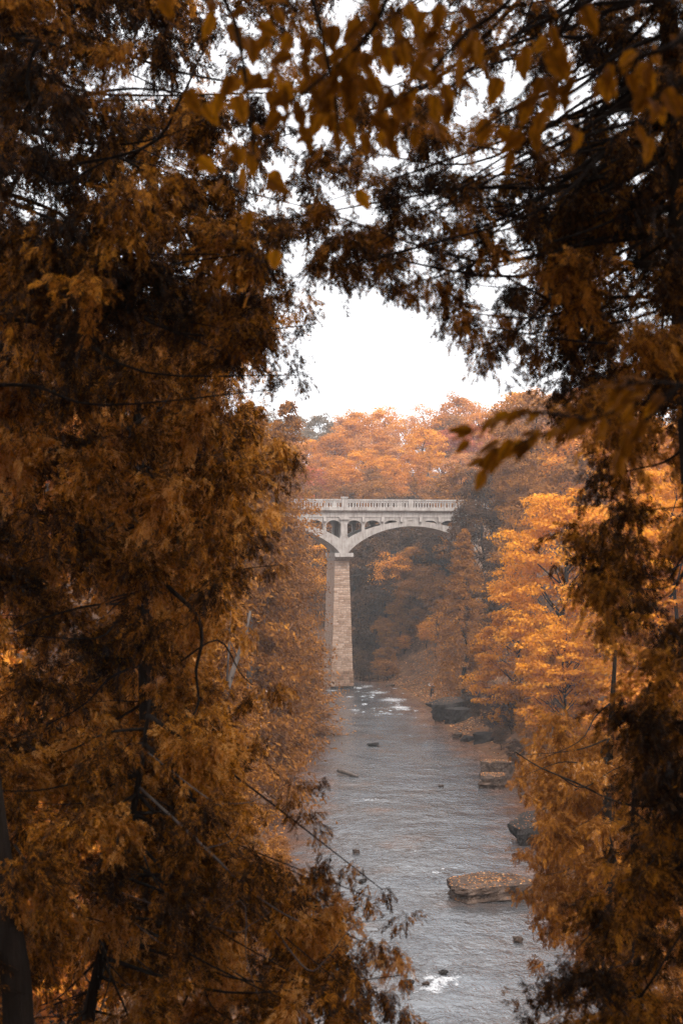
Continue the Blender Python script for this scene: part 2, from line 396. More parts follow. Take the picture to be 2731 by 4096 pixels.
def axis(parts):
    return np.unique(np.concatenate([np.arange(a, b, s) for a, b, s in parts]).round(3))
gx = axis([(-900, -120, 40), (-120, -40, 6), (-40, 50, 1.25), (50, 120, 6), (120, 901, 40)])
gy = axis([(-300, -40, 20), (-40, 230, 1.25), (230, 420, 5), (420, 1201, 40)])
GX, GY = np.meshgrid(gx, gy)
GZ = ground(GX, GY)
def grid_mesh(name, X, Y, Z, tint=None):
    ny, nx = X.shape; i = np.arange(ny * nx).reshape(ny, nx)
    fc = np.stack([i[:-1, :-1], i[:-1, 1:], i[1:, 1:], i[1:, :-1]], -1).reshape(-1, 4)
    return np_mesh(name, np.stack([X, Y, Z], -1).reshape(-1, 3), fc, None if tint is None else tint.ravel(), True)
tag(link('ground', grid_mesh('ground', GX, GY, GZ), M['ground']), kind='structure')

# foam patches: photograph pixel centre, half sizes in pixels
FOAM = [(1470, 2745, 60, 12, .5), (1510, 2770, 70, 10, .55), (1570, 2800, 90, 12, .6), (1600, 2830, 70, 10, .65), (1420, 2840, 40, 10, .5), (1330, 2762, 60, 6, .5), (1540, 2855, 90, 8, .5),
        (1780, 3920, 80, 26, .62), (1730, 3955, 70, 24, .6), (1850, 3900, 60, 12, .45), (1660, 3404, 45, 8, .55), (1740, 3490, 60, 10, .55), (1770, 3475, 22, 9, .55), (1620, 3446, 24, 5, .5),
        (1500, 3060, 50, 10, .42), (1600, 3120, 60, 8, .42), (1480, 3200, 70, 8, .5), (1530, 3200, 40, 7, .5), (1510, 3510, 40, 7, .42), (1630, 3545, 30, 7, .45), (1560, 3250, 40, 7, .45),
        (1700, 2900, 60, 10, .38), (1420, 2905, 60, 8, .38), (1650, 3960, 40, 8, .5), (1720, 4000, 60, 14, .42)]
_fr = random.Random(31)
for _ in range(70):      # broken water of the far riffle
    FOAM.append((_fr.uniform(1400, 1670), _fr.uniform(2735, 2875), _fr.uniform(10, 34), _fr.uniform(2, 5), _fr.uniform(.42, .66)))
for _ in range(34):      # near rapids
    FOAM.append((_fr.gauss(1760, 55), _fr.gauss(3925, 26), _fr.uniform(10, 34), _fr.uniform(4, 10), _fr.uniform(.42, .66)))
for _ in range(110):     # flecks along the whole stream
    _y = _fr.uniform(2880, 4090); FOAM.append((_fr.uniform(1380, 1750 + (_y - 2880) * .25), _y, _fr.uniform(8, 26), _fr.uniform(2, 6), _fr.uniform(.34, .5)))
wx = axis([(-950, -60, 20), (-60, -12, 2), (-12, 22, .3), (22, 60, 3), (60, 330, 30)])
wy = axis([(-325, 30, 12), (30, 45, 2), (45, 205, .45), (205, 225, 2)])
WX, WY = np.meshgrid(wx, wy)
foam = np.zeros(WX.shape); chop = np.zeros(WX.shape)
for px, py, hx, hy, a in FOAM:
    Yc = F * CAMZ / (py - HY); Xc = (px - 1365.5) / F * Yc
    Y0 = F * CAMZ / (py - hy - HY); rx = hx / F * Yc; ry = max(abs(Y0 - Yc), .5)
    g = np.exp(-(((WX - Xc) / rx) ** 2 + ((WY - Yc) / ry) ** 2))
    foam = np.maximum(foam, a * g); chop = np.maximum(chop, g)
wz = np.zeros(WX.shape)
for k in range(14):
    th = rng.normal(0, .9) + math.pi / 2; lam = rng.uniform(.9, 4.2); ph = rng.uniform(0, 6.28)
    wz += np.sin((WX * math.cos(th) + WY * math.sin(th)) * 2 * math.pi / lam + ph + 3 * fbm(WX * .3, WY * .3, k, 2)) * .0016 * lam ** .5
wz = wz * (.6 + .9 * fbm(WX * .12, WY * .08, 51, 3)) + chop * .22 * (fbm(WX * 1.3, WY * .9, 77, 3) - .4)
WZ = wz * (np.abs(WX - 4) < 17)
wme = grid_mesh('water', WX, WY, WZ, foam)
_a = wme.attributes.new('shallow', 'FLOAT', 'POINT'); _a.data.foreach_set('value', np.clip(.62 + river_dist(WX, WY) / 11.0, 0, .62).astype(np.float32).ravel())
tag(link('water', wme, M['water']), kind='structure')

# ------------------------------------------------------------------ cliff under the far end of the arch
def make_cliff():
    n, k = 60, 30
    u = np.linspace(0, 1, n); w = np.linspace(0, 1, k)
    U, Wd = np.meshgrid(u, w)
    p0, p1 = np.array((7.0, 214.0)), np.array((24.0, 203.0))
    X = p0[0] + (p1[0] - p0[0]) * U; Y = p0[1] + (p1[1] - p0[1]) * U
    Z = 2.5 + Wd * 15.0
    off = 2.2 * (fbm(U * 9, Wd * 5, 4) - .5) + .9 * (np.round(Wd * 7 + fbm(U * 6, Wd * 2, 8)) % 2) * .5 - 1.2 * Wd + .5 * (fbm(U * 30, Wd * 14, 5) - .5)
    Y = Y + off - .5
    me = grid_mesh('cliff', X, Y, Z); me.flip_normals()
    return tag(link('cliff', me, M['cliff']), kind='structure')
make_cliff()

# ------------------------------------------------------------------ bridge
def bridge():
    root = empty('arch_bridge', (BO[0], BO[1], 0), YAW)
    tag(root, 'pale concrete open-spandrel arch bridge on a tall stone pier in the river', 'bridge')
    D = 7.6                                    # width of the bridge
    ZC0, ZC1 = 16.3, 17.3                      # pier cap
    con = M['concrete']
    # --- pier: mortar core and stones
    hb, ht = 1.46, .92; PF, PX = .85, -.10      # pier half widths, set-back of its front, offset
    def hw(z): return hb + (ht - hb) * z / ZC0
    def yf(z): return PF + .16 * z / ZC0       # front batter
    core = MB(); g = .05
    core.hexa([(PX - hb + g, PF + g, -1.5), (PX + hb - g, PF + g, -1.5), (PX + hb - g, D - g, -1.5), (PX - hb + g, D - g, -1.5)],
              [(PX - ht + g, PF + .16 + g, ZC0), (PX + ht - g, PF + .16 + g, ZC0), (PX + ht - g, D - .16 - g, ZC0), (PX - ht + g, D - .16 - g, ZC0)])
    pier = core.build('pier', M['mortar'], root)
    R = random.Random(5)
    def stone_mesh(k):
        b = bmesh.new(); bmesh.ops.create_cube(b, size=1.0)
        rr = random.Random(k)
        bmesh.ops.bevel(b, geom=b.edges[:], offset=.06, segments=1, affect='EDGES')
        for v in b.verts:
            v.co += Vector((rr.uniform(-.04, .04), rr.uniform(-.05, .05), rr.uniform(-.05, .05)))
        me = bpy.data.meshes.new('stone'); b.to_mesh(me); b.free(); return me
    smesh = [stone_mesh(k) for k in range(8)]
    for me in smesh: me.materials.append(M['stone'])
    smesh2 = [stone_mesh(k + 20) for k in range(4)]
    for me in smesh2: me.materials.append(M['stone_low'])
    smesh3 = [stone_mesh(k + 40) for k in range(3)]
    for me in smesh3: me.materials.append(M['rock_dark'])
    side = MB(); z = -.5
    while z < ZC0 - .1:
        low = z < 2.0
        h = R.uniform(.34, .42) if (low or z > 14.9) else R.uniform(.2, .36)
        if z + h > ZC0 - .16: h = ZC0 - z
        w = hw(z + h / 2) + (.06 if low else 0); x = -w
        while x < w - .05:
            L = R.uniform(.5, .9) if (low or z > 14.9) else R.uniform(.3, .85)
            if x + L > w - .25: L = w - x
            nsub = 2 if (not low and h > .3 and R.random() < .25 and z < 14.6) else 1
            for q in range(nsub):
                o = bpy.data.objects.new('stone', R.choice(smesh3 if z < .12 else smesh2 if low else smesh)); C.objects.link(o); o.parent = pier
                hh = h / nsub
                o.location = (PX + x + L / 2, yf(z) + .16 - R.uniform(0, .035) - (.05 if low else 0), z + hh * (q + .5))
                o.scale = (max(L - .035, .12), .42, max(hh - .035, .1)); o.rotation_euler = (0, R.uniform(-.02, .02), 0)
            x += L
        y = yf(z) + .42
        while y < D - .3:
            L = R.uniform(.4, 1.0); L = min(L, D - .1 - y)
            for sgn in (-1, 1):
                xo = PX + sgn * (w + R.uniform(-.01, .035))
                side.box(min(xo, xo - sgn * .3), max(xo, xo - sgn * .3), y + .02, y + L - .02, z + .02, z + h - .02)
            y += L
        z += h
    so = side.build('side_stones', M['stone'], pier); so['kind'] = 'stuff'
    # --- cap: block above, splayed corbel below
    cap = MB()
    cw, cf = ht + .28, .30
    cap.box(-cw, cw, -cf + .16, D + cf - .16, ZC0 + .52, ZC1)
    cap.hexa([(PX - ht - .02, PF + .10, ZC0), (PX + ht + .02, PF + .10, ZC0), (PX + ht + .02, D - .14, ZC0), (PX - ht - .02, D - .14, ZC0)],
             [(-cw + .01, -cf + .17, ZC0 + .52), (cw - .01, -cf + .17, ZC0 + .52), (cw - .01, D + cf - .17, ZC0 + .52), (-cw + .01, D + cf - .17, ZC0 + .52)])
    cap.build('pier_cap', con, root)
    # --- arches
    HALF, RISE, ZS = 8.35, 3.43, ZC1
    XS = .58; XC = XS + HALF
    def intr(x):
        t = min(abs(x - XC) / HALF, 1.0); return ZS + RISE * (1 - t * t) ** .8
    def thick(x): return .66 + .75 * (abs(x - XC) / HALF) ** 2.2
    n = 48; A0, A1 = .0, D
    for sgn in (1, -1):
        lo, hi = [], []
        for i in range(n + 1):
            a = math.pi * i / n; x = XC - HALF * math.cos(a)
            zi = intr(x)
            dx = .02; sl = (intr(x + dx) - intr(x - dx)) / (2 * dx); sl = max(min(sl, 2.2), -2.2)
            tk = thick(x); nx, nz = -sl / math.hypot(1, sl), 1 / math.hypot(1, sl)
            lo.append((x * sgn, zi)); hi.append(((x + nx * tk) * sgn if 0 < i < n else x * sgn, min(zi + nz * tk, 21.42) if 0 < i < n else zi + .06))
        if sgn < 0: lo.reverse(); hi.reverse()
        # keep neighbouring arches apart at the pier
        hi = [((max(x, .03) if sgn > 0 else min(x, -.03)), z_) for x, z_ in hi]
        mb = MB(); mb.strip(lo, hi, A0, A1); mb.build('arch_barrel', con, root)
    # V-shaped haunch block over the pier
    hb_ = MB(); hb_.prism([(-.57, ZC1), (.57, ZC1), (.57, 18.9), (.46, 19.5), (-.46, 19.5), (-.57, 18.9)], -.012, D + .012); hb_.build('haunch', con, root)
    # pier column up to the deck
    for y0, y1 in ((-.03, 1.0), (D - 1.0, D + .03)):
        mb = MB(); mb.box(-.40, .40, y0, y1, 19.3, 21.55); mb.box(-.60, .60, y0 - .22, y1 + .02, 21.55, 21.86); mb.build('pier_column', con, root)
    for y0, y1 in ((1.002, 2.0), (D - 2.0, D - 1.002)): MB().box(-.38, .38, y0, y1, 19.3, 21.858).build('cross_wall', con, root)
    # spandrel columns, beams and small arches
    def extr(x):
        xx = abs(x)
        if xx > 2 * XC: return 17
        return min(intr(xx) + thick(xx) * 1.12, 21.42)
    SP = 2.48
    xs = [SP * k for k in range(-8, 9)]
    for k in range(-7, 8):
        if k == 0: continue
        x = SP * k; zb = extr(x) - .25
        if zb < 21.05:
            for y0, y1 in ((.03, .75), (D - .75, D - .03)):
                MB().box(x - .2, x + .2, y0, y1, zb, 21.5).build('spandrel_column', con, root)
        MB().prism([(x - .19, 21.86), (x - .19, 21.30), (x + .19, 21.30), (x + .19, 21.86)], -.30, D + .30).build('cross_beam', con, root)
    for k in range(-8, 8):
        if k == 7: continue
        x0, x1 = SP * k, SP * (k + 1)
        ia = x0 + (.40 if k == 0 else .2); ib = x1 - (.40 if k == -1 else .2); xm = (ia + ib) / 2; r = (ib - ia) / 2
        zs = 20.75
        lo, hi = [], []
        for i in range(17):
            a = math.pi * i / 16; x = xm - r * math.cos(a); lo.append((x, zs + .72 * math.sin(a) ** .9 if 0 < i < 16 else zs)); hi.append((x, 21.858))
        for y0, y1 in ((.06, .62), (D - .62, D - .06)):
            MB().strip(lo, hi, y0, y1).build('spandrel_arch', con, root)
    # --- deck
    S0, S1 = -21.0, 21.0
    MB().box(S0, S1, -.02, D + .02, 21.86, 22.43).build('deck_girder', con, root)
    cor = MB()
    for sgn, yb in ((-1, -.02), (1, D + .02)):
        yo = yb + sgn * .42
        n0 = len(cor.v); prof = [(yb, 22.43), (yo, 22.72), (yo, 22.83), (yb, 22.83)]
        cor.v += [(S0, y, zz) for y, zz in prof] + [(S1, y, zz) for y, zz in prof]
        for i in range(4):
            j = (i + 1) % 4; cor.f.append((n0 + i, n0 + j, n0 + 4 + j, n0 + 4 + i))
        cor.f += [(n0 + 3, n0 + 2, n0 + 1, n0), (n0 + 4, n0 + 5, n0 + 6, n0 + 7)]
    cor.build('cornice', con, root)
    MB().box(S0, S1, .0, D, 22.44, 22.86).build('deck_slab', M['road'], root)
    # --- parapets
    b = bmesh.new()
    prof = [(.085, 0), (.085, .08), (.055, .13), (.075, .36), (.055, .60), (.085, .66), (.085, .82)]
    vs = []
    for w_, zz in prof:
        vs.append([b.verts.new((sx * w_, sy * w_, zz)) for sx, sy in ((-1, -1), (1, -1), (1, 1), (-1, 1))])
    for a_, c_ in zip(vs[:-1], vs[1:]):
        for i in range(4): b.faces.new((a_[i], a_[(i + 1) % 4], c_[(i + 1) % 4], c_[i]))
    bal = bpy.data.meshes.new('baluster'); b.to_mesh(bal); b.free(); bal.materials.append(con)
    posts = [-17.0, -8.7, 0.0, 8.6, 17.2]
    for yc, front in ((-.22, True), (D + .22, False)):
        par = MB().box(S0, S1, yc - .2, yc + .2, 22.832, 23.13).build('parapet', con, root)
        MB().box(S0, S1, yc - .16, yc + .16, 23.95, 24.15).build('top_rail', con, par)
        for p in posts:
            big = abs(p) < .1
            w = .34 if big else .3
            MB().box(p - w, p + w, yc - .22, yc + .22, 22.834, 24.25 if big else 24.16).build('post', con, par)
            if big: MB().box(p - w - .1, p + w + .1, yc - .3, yc + .3, 24.25, 24.45).build('post_cap', con, par)
        x = S0 + .2
        while x < S1:
            if min(abs(x - p) for p in posts) > .42:
                o = bpy.data.objects.new('baluster', bal); C.objects.link(o); o.parent = par; o.location = (x, yc, 23.13)
            x += .365 if front else .73
    # --- stone abutments at both ends
    for sgn in (-1, 1):
        mb = MB(); x0, x1 = sorted((sgn * 17.45, sgn * 21)); mb.box(x0, x1, -.3, D + .3, 4, 20.9); mb.build('abutment', M['stone'], root)
    return root
bridge()
rd = MB(); 
for sgn in (-1, 1):
    a = BO + BU * sgn * 21.02; b_ = BO + BU * sgn * 60
    for p, q in ((a, b_),):
        c1, c2 = p + BN * .2, p + BN * 7.4; c3, c4 = q + BN * 7.4, q + BN * .2
        n0 = len(rd.v); rd.v += [(c[0], c[1], 22.9) for c in (c1, c2, c3, c4)]; rd.f.append(tuple(range(n0, n0 + 4)) if sgn < 0 else tuple(reversed(range(n0, n0 + 4))))
tag(rd.build('road', M['road']), kind='structure')

# ------------------------------------------------------------------ rocks
def rock_mesh(seed, flat=.0, ang=.5, cuts=5):
    b = bmesh.new(); bmesh.ops.create_cube(b, size=2.0)
    bmesh.ops.subdivide_edges(b, edges=b.edges[:], cuts=cuts, use_grid_fill=True)
    rr = np.random.default_rng(seed)
    pl = []
    for k in range(9):
        n = Vector(rr.normal(size=3)); n.z *= .45; n.normalize(); pl.append((n, rr.uniform(.72, 1.02)))
    for v in b.verts:
        c = v.co.copy(); s = c.normalized() * 1.15
        c = c.lerp(s, 1 - ang)
        for n, d in pl:
            e = c.dot(n) - d
            if e > 0: c -= n * e
        f = float(fbm(np.array(c.x * 2.1 + c.z * 1.3 + seed), np.array(c.y * 2.1 - c.z * 1.7), seed, 4))
        f2 = float(vnoise(np.array(c.z * 5 + seed), np.array(c.x * .7 + c.y * .6), seed + 5))
        dirh = Vector((c.x, c.y, 0)); 
        if dirh.length > 1e-4: dirh.normalize()
        c += c.normalized() * (f - .47) * .34 + dirh * (f2 - .5) * .12
        v.co = c
    me = bpy.data.meshes.new('rock'); b.to_mesh(me); b.free()
    return me


def litter_on(parent, n, rad, zfun, size, name='fallen_leaves'):
    P = []; 
    for i in range(n):
        r = math.sqrt(rng.random()) ; a = rng.uniform(0, 6.28)
        x, y = r * math.cos(a) * rad[0], r * math.sin(a) * rad[1]; P.append((x, y, zfun(x, y)))
    P = np.array(P); nrm = np.array([0, 0, 1.0]) + rng.normal(0, .25, (n, 3)); ax = rng.normal(size=(n, 3))
    me = leaf_quads(name, P, ax, nrm, rng.uniform(.7, 1.2, n) * size, .8, rng.random(n))
    o = link(name, me, M['litter'], parent); o['kind'] = 'stuff'; return o

def leaf_quads(name, P, A, Nn, L, wfrac, tint, fold=.12):
    P = np.asarray(P, float); A = np.asarray(A, float); Nn = np.asarray(Nn, float)
    Nn = Nn / (np.linalg.norm(Nn, axis=1, keepdims=True) + 1e-9)
    A = A - Nn * np.sum(A * Nn, 1, keepdims=True); A /= (np.linalg.norm(A, axis=1, keepdims=True) + 1e-9)
    B = np.cross(Nn, A); L = np.asarray(L, float)[:, None] * np.ones((len(P), 1)); Wd = L * wfrac
    v = np.stack([P - A * L * .5, P + B * Wd * .5 + Nn * L * fold, P + A * L * .5, P - B * Wd * .5 + Nn * L * fold], 1).reshape(-1, 3)
    f = np.arange(len(P) * 4).reshape(-1, 4)
    return np_mesh(name, v, f, np.repeat(tint, 4))

def rock(name, label, px, py, wpx, hpx, seed, mat, depth=1.0, cat='rock', group=None, rz=0., ang=.6, zbase=0., tilt=(0, 0), leaves=0, sink=.25):
    """px, py: centre of the waterline or foot in the photograph; wpx, hpx: its width and height there"""
    Y = F * (CAMZ - zbase) / (py - HY); X = (px - 1365.5) / F * Y; s = Y / F
    me = rock_mesh(seed, ang=ang); w, h = wpx * s, hpx * s
    o = link(name, me, M[mat]); 
    o.scale = (w / 2, w / 2 * depth, .8 * h * (1 + sink) / 2)
    o.location = (X, Y + w / 2 * depth * .6, zbase + h / 2 * (1 - sink))
    o.rotation_euler = (tilt[0], tilt[1], rz)
    tag(o, label, cat, group)
    return o

def block(name, label, px, py, length, depth, height, seed, mat, rz=0., under=.85, shift=0., slope=0., zbase=0., corners=9, cat='boulder', back=.5):
    """angular layered boulder: irregular outline, bedded sides, uneven top; px, py is the middle of its front foot in the photograph"""
    Y = F * (CAMZ - zbase) / (py - HY); X = (px - 1365.5) / F * Y
    r = np.random.default_rng(seed); n = 44
    ca = np.sort((np.arange(corners) + r.uniform(-.3, .3, corners)) / corners * 2 * np.pi); cr = r.uniform(.78, 1.14, corners)
    cx = np.sign(np.cos(ca)) * np.abs(np.cos(ca)) ** .85 * cr; cyy = np.sign(np.sin(ca)) * np.abs(np.sin(ca)) ** .85 * cr
    t = np.arange(n) / n * corners; i0 = t.astype(int) % corners; f = t - np.floor(t); i1 = (i0 + 1) % corners
    ox = (cx[i0] * (1 - f) + cx[i1] * f); oy = (cyy[i0] * (1 - f) + cyy[i1] * f)
    V = []; rings = []
    lv = np.linspace(0, 1, 9)
    def put(m, z, jit, dx=0.):
        a = np.arange(n); e = 1 + jit * (fbm(ox * 3 + z * 2.0 + seed, oy * 3 + z * 1.3, seed, 3) - .45)
        x = ox * m * e * length / 2; y = oy * m * e * depth / 2
        zz = z + slope * x; rings.append(len(V)); V.extend(zip(x + dx, y, zz))
    st = r.uniform(-.05, .05, len(lv))
    for k, l in enumerate(lv):
        z = -.35 + (height + .35) * l
        put((under + (1 - under) * l ** .8) * (1 + st[k]) * (.97 if k == len(lv) - 1 else 1), z, .55, shift * (1 - l))
    for m, dz in ((.86, .02), (.62, .04), (.36, .05), (.14, .05)):
        k0 = len(V); put(m, height + height * dz, .2)
        for q in range(k0, len(V)):
            x, y, z = V[q]; V[q] = (x, y, z + .16 * height * (float(fbm(np.array(x * 1.6), np.array(y * 1.6), seed + 3, 3)) - .45))
    Fs = []
    for a_, b_ in zip(rings[:-1], rings[1:]):
        for j in range(n):
            j2 = (j + 1) % n; Fs.append((a_ + j, a_ + j2, b_ + j2, b_ + j))
    Fs.append(tuple(rings[-1] + j for j in range(n)))
    me = bpy.data.meshes.new(name); me.from_pydata([tuple(map(float, v)) for v in V], [], Fs); me.update()
    o = link(name, me, M[mat]); o.location = (X, Y + depth * back, zbase); o.rotation_euler = (0, 0, rz)
    return tag(o, label, cat)
block('boulder', 'broad flat slab boulder strewn with orange leaves in the river shallows', 1975, 3615, 4.7, 3.6, .78, 3, 'rock', .12, .84, slope=.03)
block('boulder', 'dark overhanging boulder below the standing person at the water edge', 1805, 2893, 5.6, 4.6, 2.1, 12, 'rock_dark', .35, .62, .6, .14)
block('boulder', 'lower block of two stacked square boulders by the right bank', 1978, 3157, 2.7, 2.0, .95, 21, 'rock', .1, .97, corners=7)
block('boulder', 'upper block resting behind the lower square boulder by the bank', 1990, 3122, 2.4, 2.0, 1.35, 25, 'rock', -.1, .95, corners=7)
block('boulder', 'dark slanted boulder half hidden by cedar at the river edge', 2175, 3392, 4.2, 3.2, 1.5, 31, 'rock_dark', .5, .75, .3, .3)
small = [('small square block of stone standing in midstream near the left trees', 1423, 3414, 34, 17, 41, 'rock', .75),
         ('small low dark rock in midstream behind the cedar branch tips', 1449, 3530, 32, 14, 42, 'rock_dark', .6),
         ('small rounded brown rock in the shallows below the flat slab boulder', 2070, 3770, 46, 22, 43, 'rock', .6),
         ('low dark wet rock at the edge of the white rapids', 1628, 3950, 62, 28, 44, 'rock_dark', .5),
         ('small wet rock parting the white rapids', 1772, 3898, 40, 16, 57, 'rock_dark', .6),
         ('low brown rock in the tail of the white rapids', 1705, 3940, 34, 12, 58, 'rock', .6),
         ('thin flat rock just breaking the surface beside brown shallows', 1492, 2984, 50, 12, 45, 'rock_dark', .7),
         ('tiny reddish rock alone in the middle of the river', 1763, 3148, 22, 9, 46, 'rock', .6),
         ('flat brown ledge stone at the foot of the golden maple', 1826, 2952, 56, 20, 47, 'rock', .95),
         ('grey stone beside the ledge under the golden maple', 1872, 2968, 60, 26, 48, 'rock_dark', .8),
         ('dark bank stone under the golden maple near dry grass', 1955, 2985, 130, 46, 49, 'rock_dark', .7),
         ('large dark rock in the shade beneath the maple boughs', 1840, 2905, 120, 66, 50, 'rock_dark', .7),
         ('pale lumpy rock by dry grass on the right bank', 2062, 3075, 70, 40, 51, 'rock', .5),
         ('pale flat stone lying in the shallows below the grass', 2090, 3186, 50, 12, 52, 'rock', .8),
         ('low rounded rock on the far shore right of the pier', 1470, 2712, 60, 26, 53, 'rock', .5),
         ('wide brown rock on the far shore under the arch', 1540, 2708, 90, 36, 54, 'rock', .6),
         ('dark hollowed rock on the far shore under the arch', 1600, 2712, 70, 40, 55, 'rock_dark', .6),
         ('pale wet stone in the riffle right of the pier', 1560, 2745, 44, 10, 56, 'rock', .6)]
for lab, px, py, w, h, sd, mt, ang in small:
    if sd in (49, 50, 54, 51):
        Yb = F * CAMZ / (py - HY); block('rock', lab, px, py, w * Yb / F, w * Yb / F * .8, h * Yb / F, sd, mt, sd * .7, .9, cat='rock')
    else: rock('rock', lab, px, py, w, h, sd, mt, .8, rz=sd * .7, ang=ang, group=None)

# drift log
p0, p1 = at(1352, 3090, F * 17.9 / (3090 - HY)), at(1432, 3106, F * 17.95 / (3106 - HY))
lg = MB(); lg.tube(smooth_path([p0 + Vector((0, 0, .16)), p0.lerp(p1, .4) + Vector((0, 0, .12)), p0.lerp(p1, .75) + Vector((0, 0, .03)), p1], 3), [.16, .17, .17, .16, .15, .15, .14, .12, .1, .07], 8)
tag(lg.build('drift_log', M['bark_grey'], None, True), 'grey drift log lying in the shallows off the left bank', 'log')

# ------------------------------------------------------------------ trees
def unit(v): return v / (np.linalg.norm(v, axis=-1, keepdims=True) + 1e-9)

def broad_crown(r, H, R, nclump, nper, ls, bf=.25, flat=.55, skirt=0.0, rcf=(.17, .34)):
    """clumps of leaves through a crown of height H and radius R; returns arrays and clump centres"""
    d = unit(r.normal(size=(nclump, 3))); f = r.uniform(.45, 1.0, nclump) ** .6
    zc, hz = H * (1 + bf) / 2, H * (1 - bf) / 2
    cx = d * f[:, None] * np.array([R * .8, R * .8, hz * .88]); cx[:, 2] += zc
    if skirt: 
        low = np.clip((zc - cx[:, 2]) / hz, 0, 1); cx[:, :2] *= (1 + skirt * low)[:, None]
    rc = R * r.uniform(*rcf, nclump)
    ct = r.random(nclump)
    k = np.repeat(np.arange(nclump), nper); n = len(k)
    dd = r.normal(size=(n, 3)); dd[:, 2] = dd[:, 2] * .8 + .35; dd = unit(dd)
    wob = 1 + .45 * (r.random((nclump, 3))[k] - .5)
    P = cx[k] + dd * (rc[k] * r.uniform(.5, 1.12, n))[:, None] * np.array([1, 1, flat]) * wob
    Nn = dd * .8 + np.array([0, 0, .5]) + r.normal(0, .45, (n, 3)); A = r.normal(size=(n, 3)) + np.array([0, 0, -.6])
    tint = np.clip(.04 + .52 * ct[k] + .42 * r.random(n), 0, 1)
    L = ls * r.uniform(.65, 1.25, n)
    return P, A, Nn, L, tint, cx

def cone_crown(r, H, R, nbr, nper, ls, bf=.08, power=.75, droop=.25):
    t = bf + (1 - bf) * r.random(nbr) ** .9; az = r.uniform(0, 2 * np.pi, nbr)
    ln = R * (1.02 - t) ** power * r.uniform(.42, 1.28, nbr) / (1 - bf) ** power + .12
    k = np.repeat(np.arange(nbr), nper); n = len(k)
    u = r.uniform(.25, 1.0, n) ** .7
    spread = (.07 + .11 * ln[k] * u) 
    dirx = np.stack([np.cos(az), np.sin(az), np.zeros(nbr)], 1)
    P = dirx[k] * (ln[k] * u)[:, None]
    P[:, 2] = t[k] * H - droop * ln[k] * u ** 2 + .12 * ln[k] * (u > .8)
    P += r.normal(size=(n, 3)) * spread[:, None] * np.array([.8, .8, .6])
    A = dirx[k] + r.normal(0, .6, (n, 3)) + np.array([0, 0, -.7]); Nn = r.normal(size=(n, 3)) + dirx[k] * .5 + np.array([0, 0, .5])
    bt = r.random(nbr)
    tint = np.clip(.1 + .35 * bt[k] + .5 * r.random(n), 0, 1)
    return P, A, Nn, ls * r.uniform(.6, 1.3, n), tint, None

def trunk_mb(r, H, r0, cx=None, nl=8, top=.92, wob=.02):
    mb = MB(); k = 7
    pts = [Vector((r.normal(0, wob) * H * (i > 0), r.normal(0, wob) * H * (i > 0), H * top * i / (k - 1) - (.8 if i == 0 else 0))) for i in range(k)]
    mb.tube(smooth_path(pts, 3), [r0 * (1.15 - 1.05 * i / (3 * (k - 1))) for i in range(3 * (k - 1) + 1)], 7)
    if cx is not None:
        for c in cx[r.permutation(len(cx))[:nl]]:
            c = Vector(c); zt = max(.18 * H, c.z - .45 * math.hypot(c.x, c.y) - .08 * H); f = zt / (H * top) * (k - 1); i = int(min(f, k - 2)); s = pts[i].lerp(pts[i + 1], f - i)
            m = s.lerp(c, .5) + Vector((0, 0, .05 * H * r.uniform(-.5, 1)))
            mb.tube(smooth_path([s, m, c], 3), [r0 * .34, r0 * .3, r0 * .26, r0 * .22, r0 * .17, r0 * .11, r0 * .06][:7], 5)
    return mb

def tree(name, loc, crown, H, r0, mat, r, wfrac=.75, bark='bark', nl=9, rz=0.):
    root = empty(name, loc, rz)
    P, A, Nn, L, tint, cx = crown
    trunk_mb(r, H, r0, cx, nl).build('trunk', M[bark], root, True)
    co = link('crown', leaf_quads('crown', P, A, Nn, L, wfrac, tint), M[mat], root); co['kind'] = 'stuff'
    return root

def paint(root, mat):
    for ch in root.children:
        if ch.name.startswith('crown'):
            ch.material_slots[0].link = 'OBJECT'; ch.material_slots[0].material = M[mat]

# ---- prototypes for the wood beyond the bridge (12 m high, scaled per tree)
PH = 12.0
protos = {}
def proto(kind, i):
    key = (kind, i)
    if key not in protos:
        r = np.random.default_rng(100 + i * 7 + len(kind))
        if kind == 'broad':
            t = tree('autumn_tree', (0, 0, -500), broad_crown(r, PH, 4.3, 75, 95, .30, .22), PH, .16, 'orange', r, nl=12)
        elif kind == 'sparse':
            t = tree('autumn_tree', (0, 0, -500), broad_crown(r, PH, 4.0, 46, 60, .26, .3), PH, .13, 'orange', r, nl=26)
        else:
            t = tree('evergreen_tree', (0, 0, -500), cone_crown(r, PH, 2.7, 170, 44, .32), PH, .17, 'brown', r, wfrac=.45, nl=0)
        protos[key] = [t, False]
    return protos[key]

def place(kind, i, x, y, h, mat, label, cat='tree', group=None, wide=1.0, name=None, dz=-.2):
    p = proto(kind, i)
    o = p[0] if not p[1] else copy_tree(p[0]); p[1] = True
    o.location = (x, y, gz(x, y) + dz); s = h / PH
    o.scale = (s * wide, s * wide, s); o.rotation_euler = (0, 0, random.uniform(0, 6.28))
    paint(o, mat); o.name = name or ('evergreen_tree' if kind == 'cone' else 'autumn_tree')
    for k in ('label', 'category', 'group'):
        if k in o: del o[k]
    tag(o, label, cat, group)
    return o

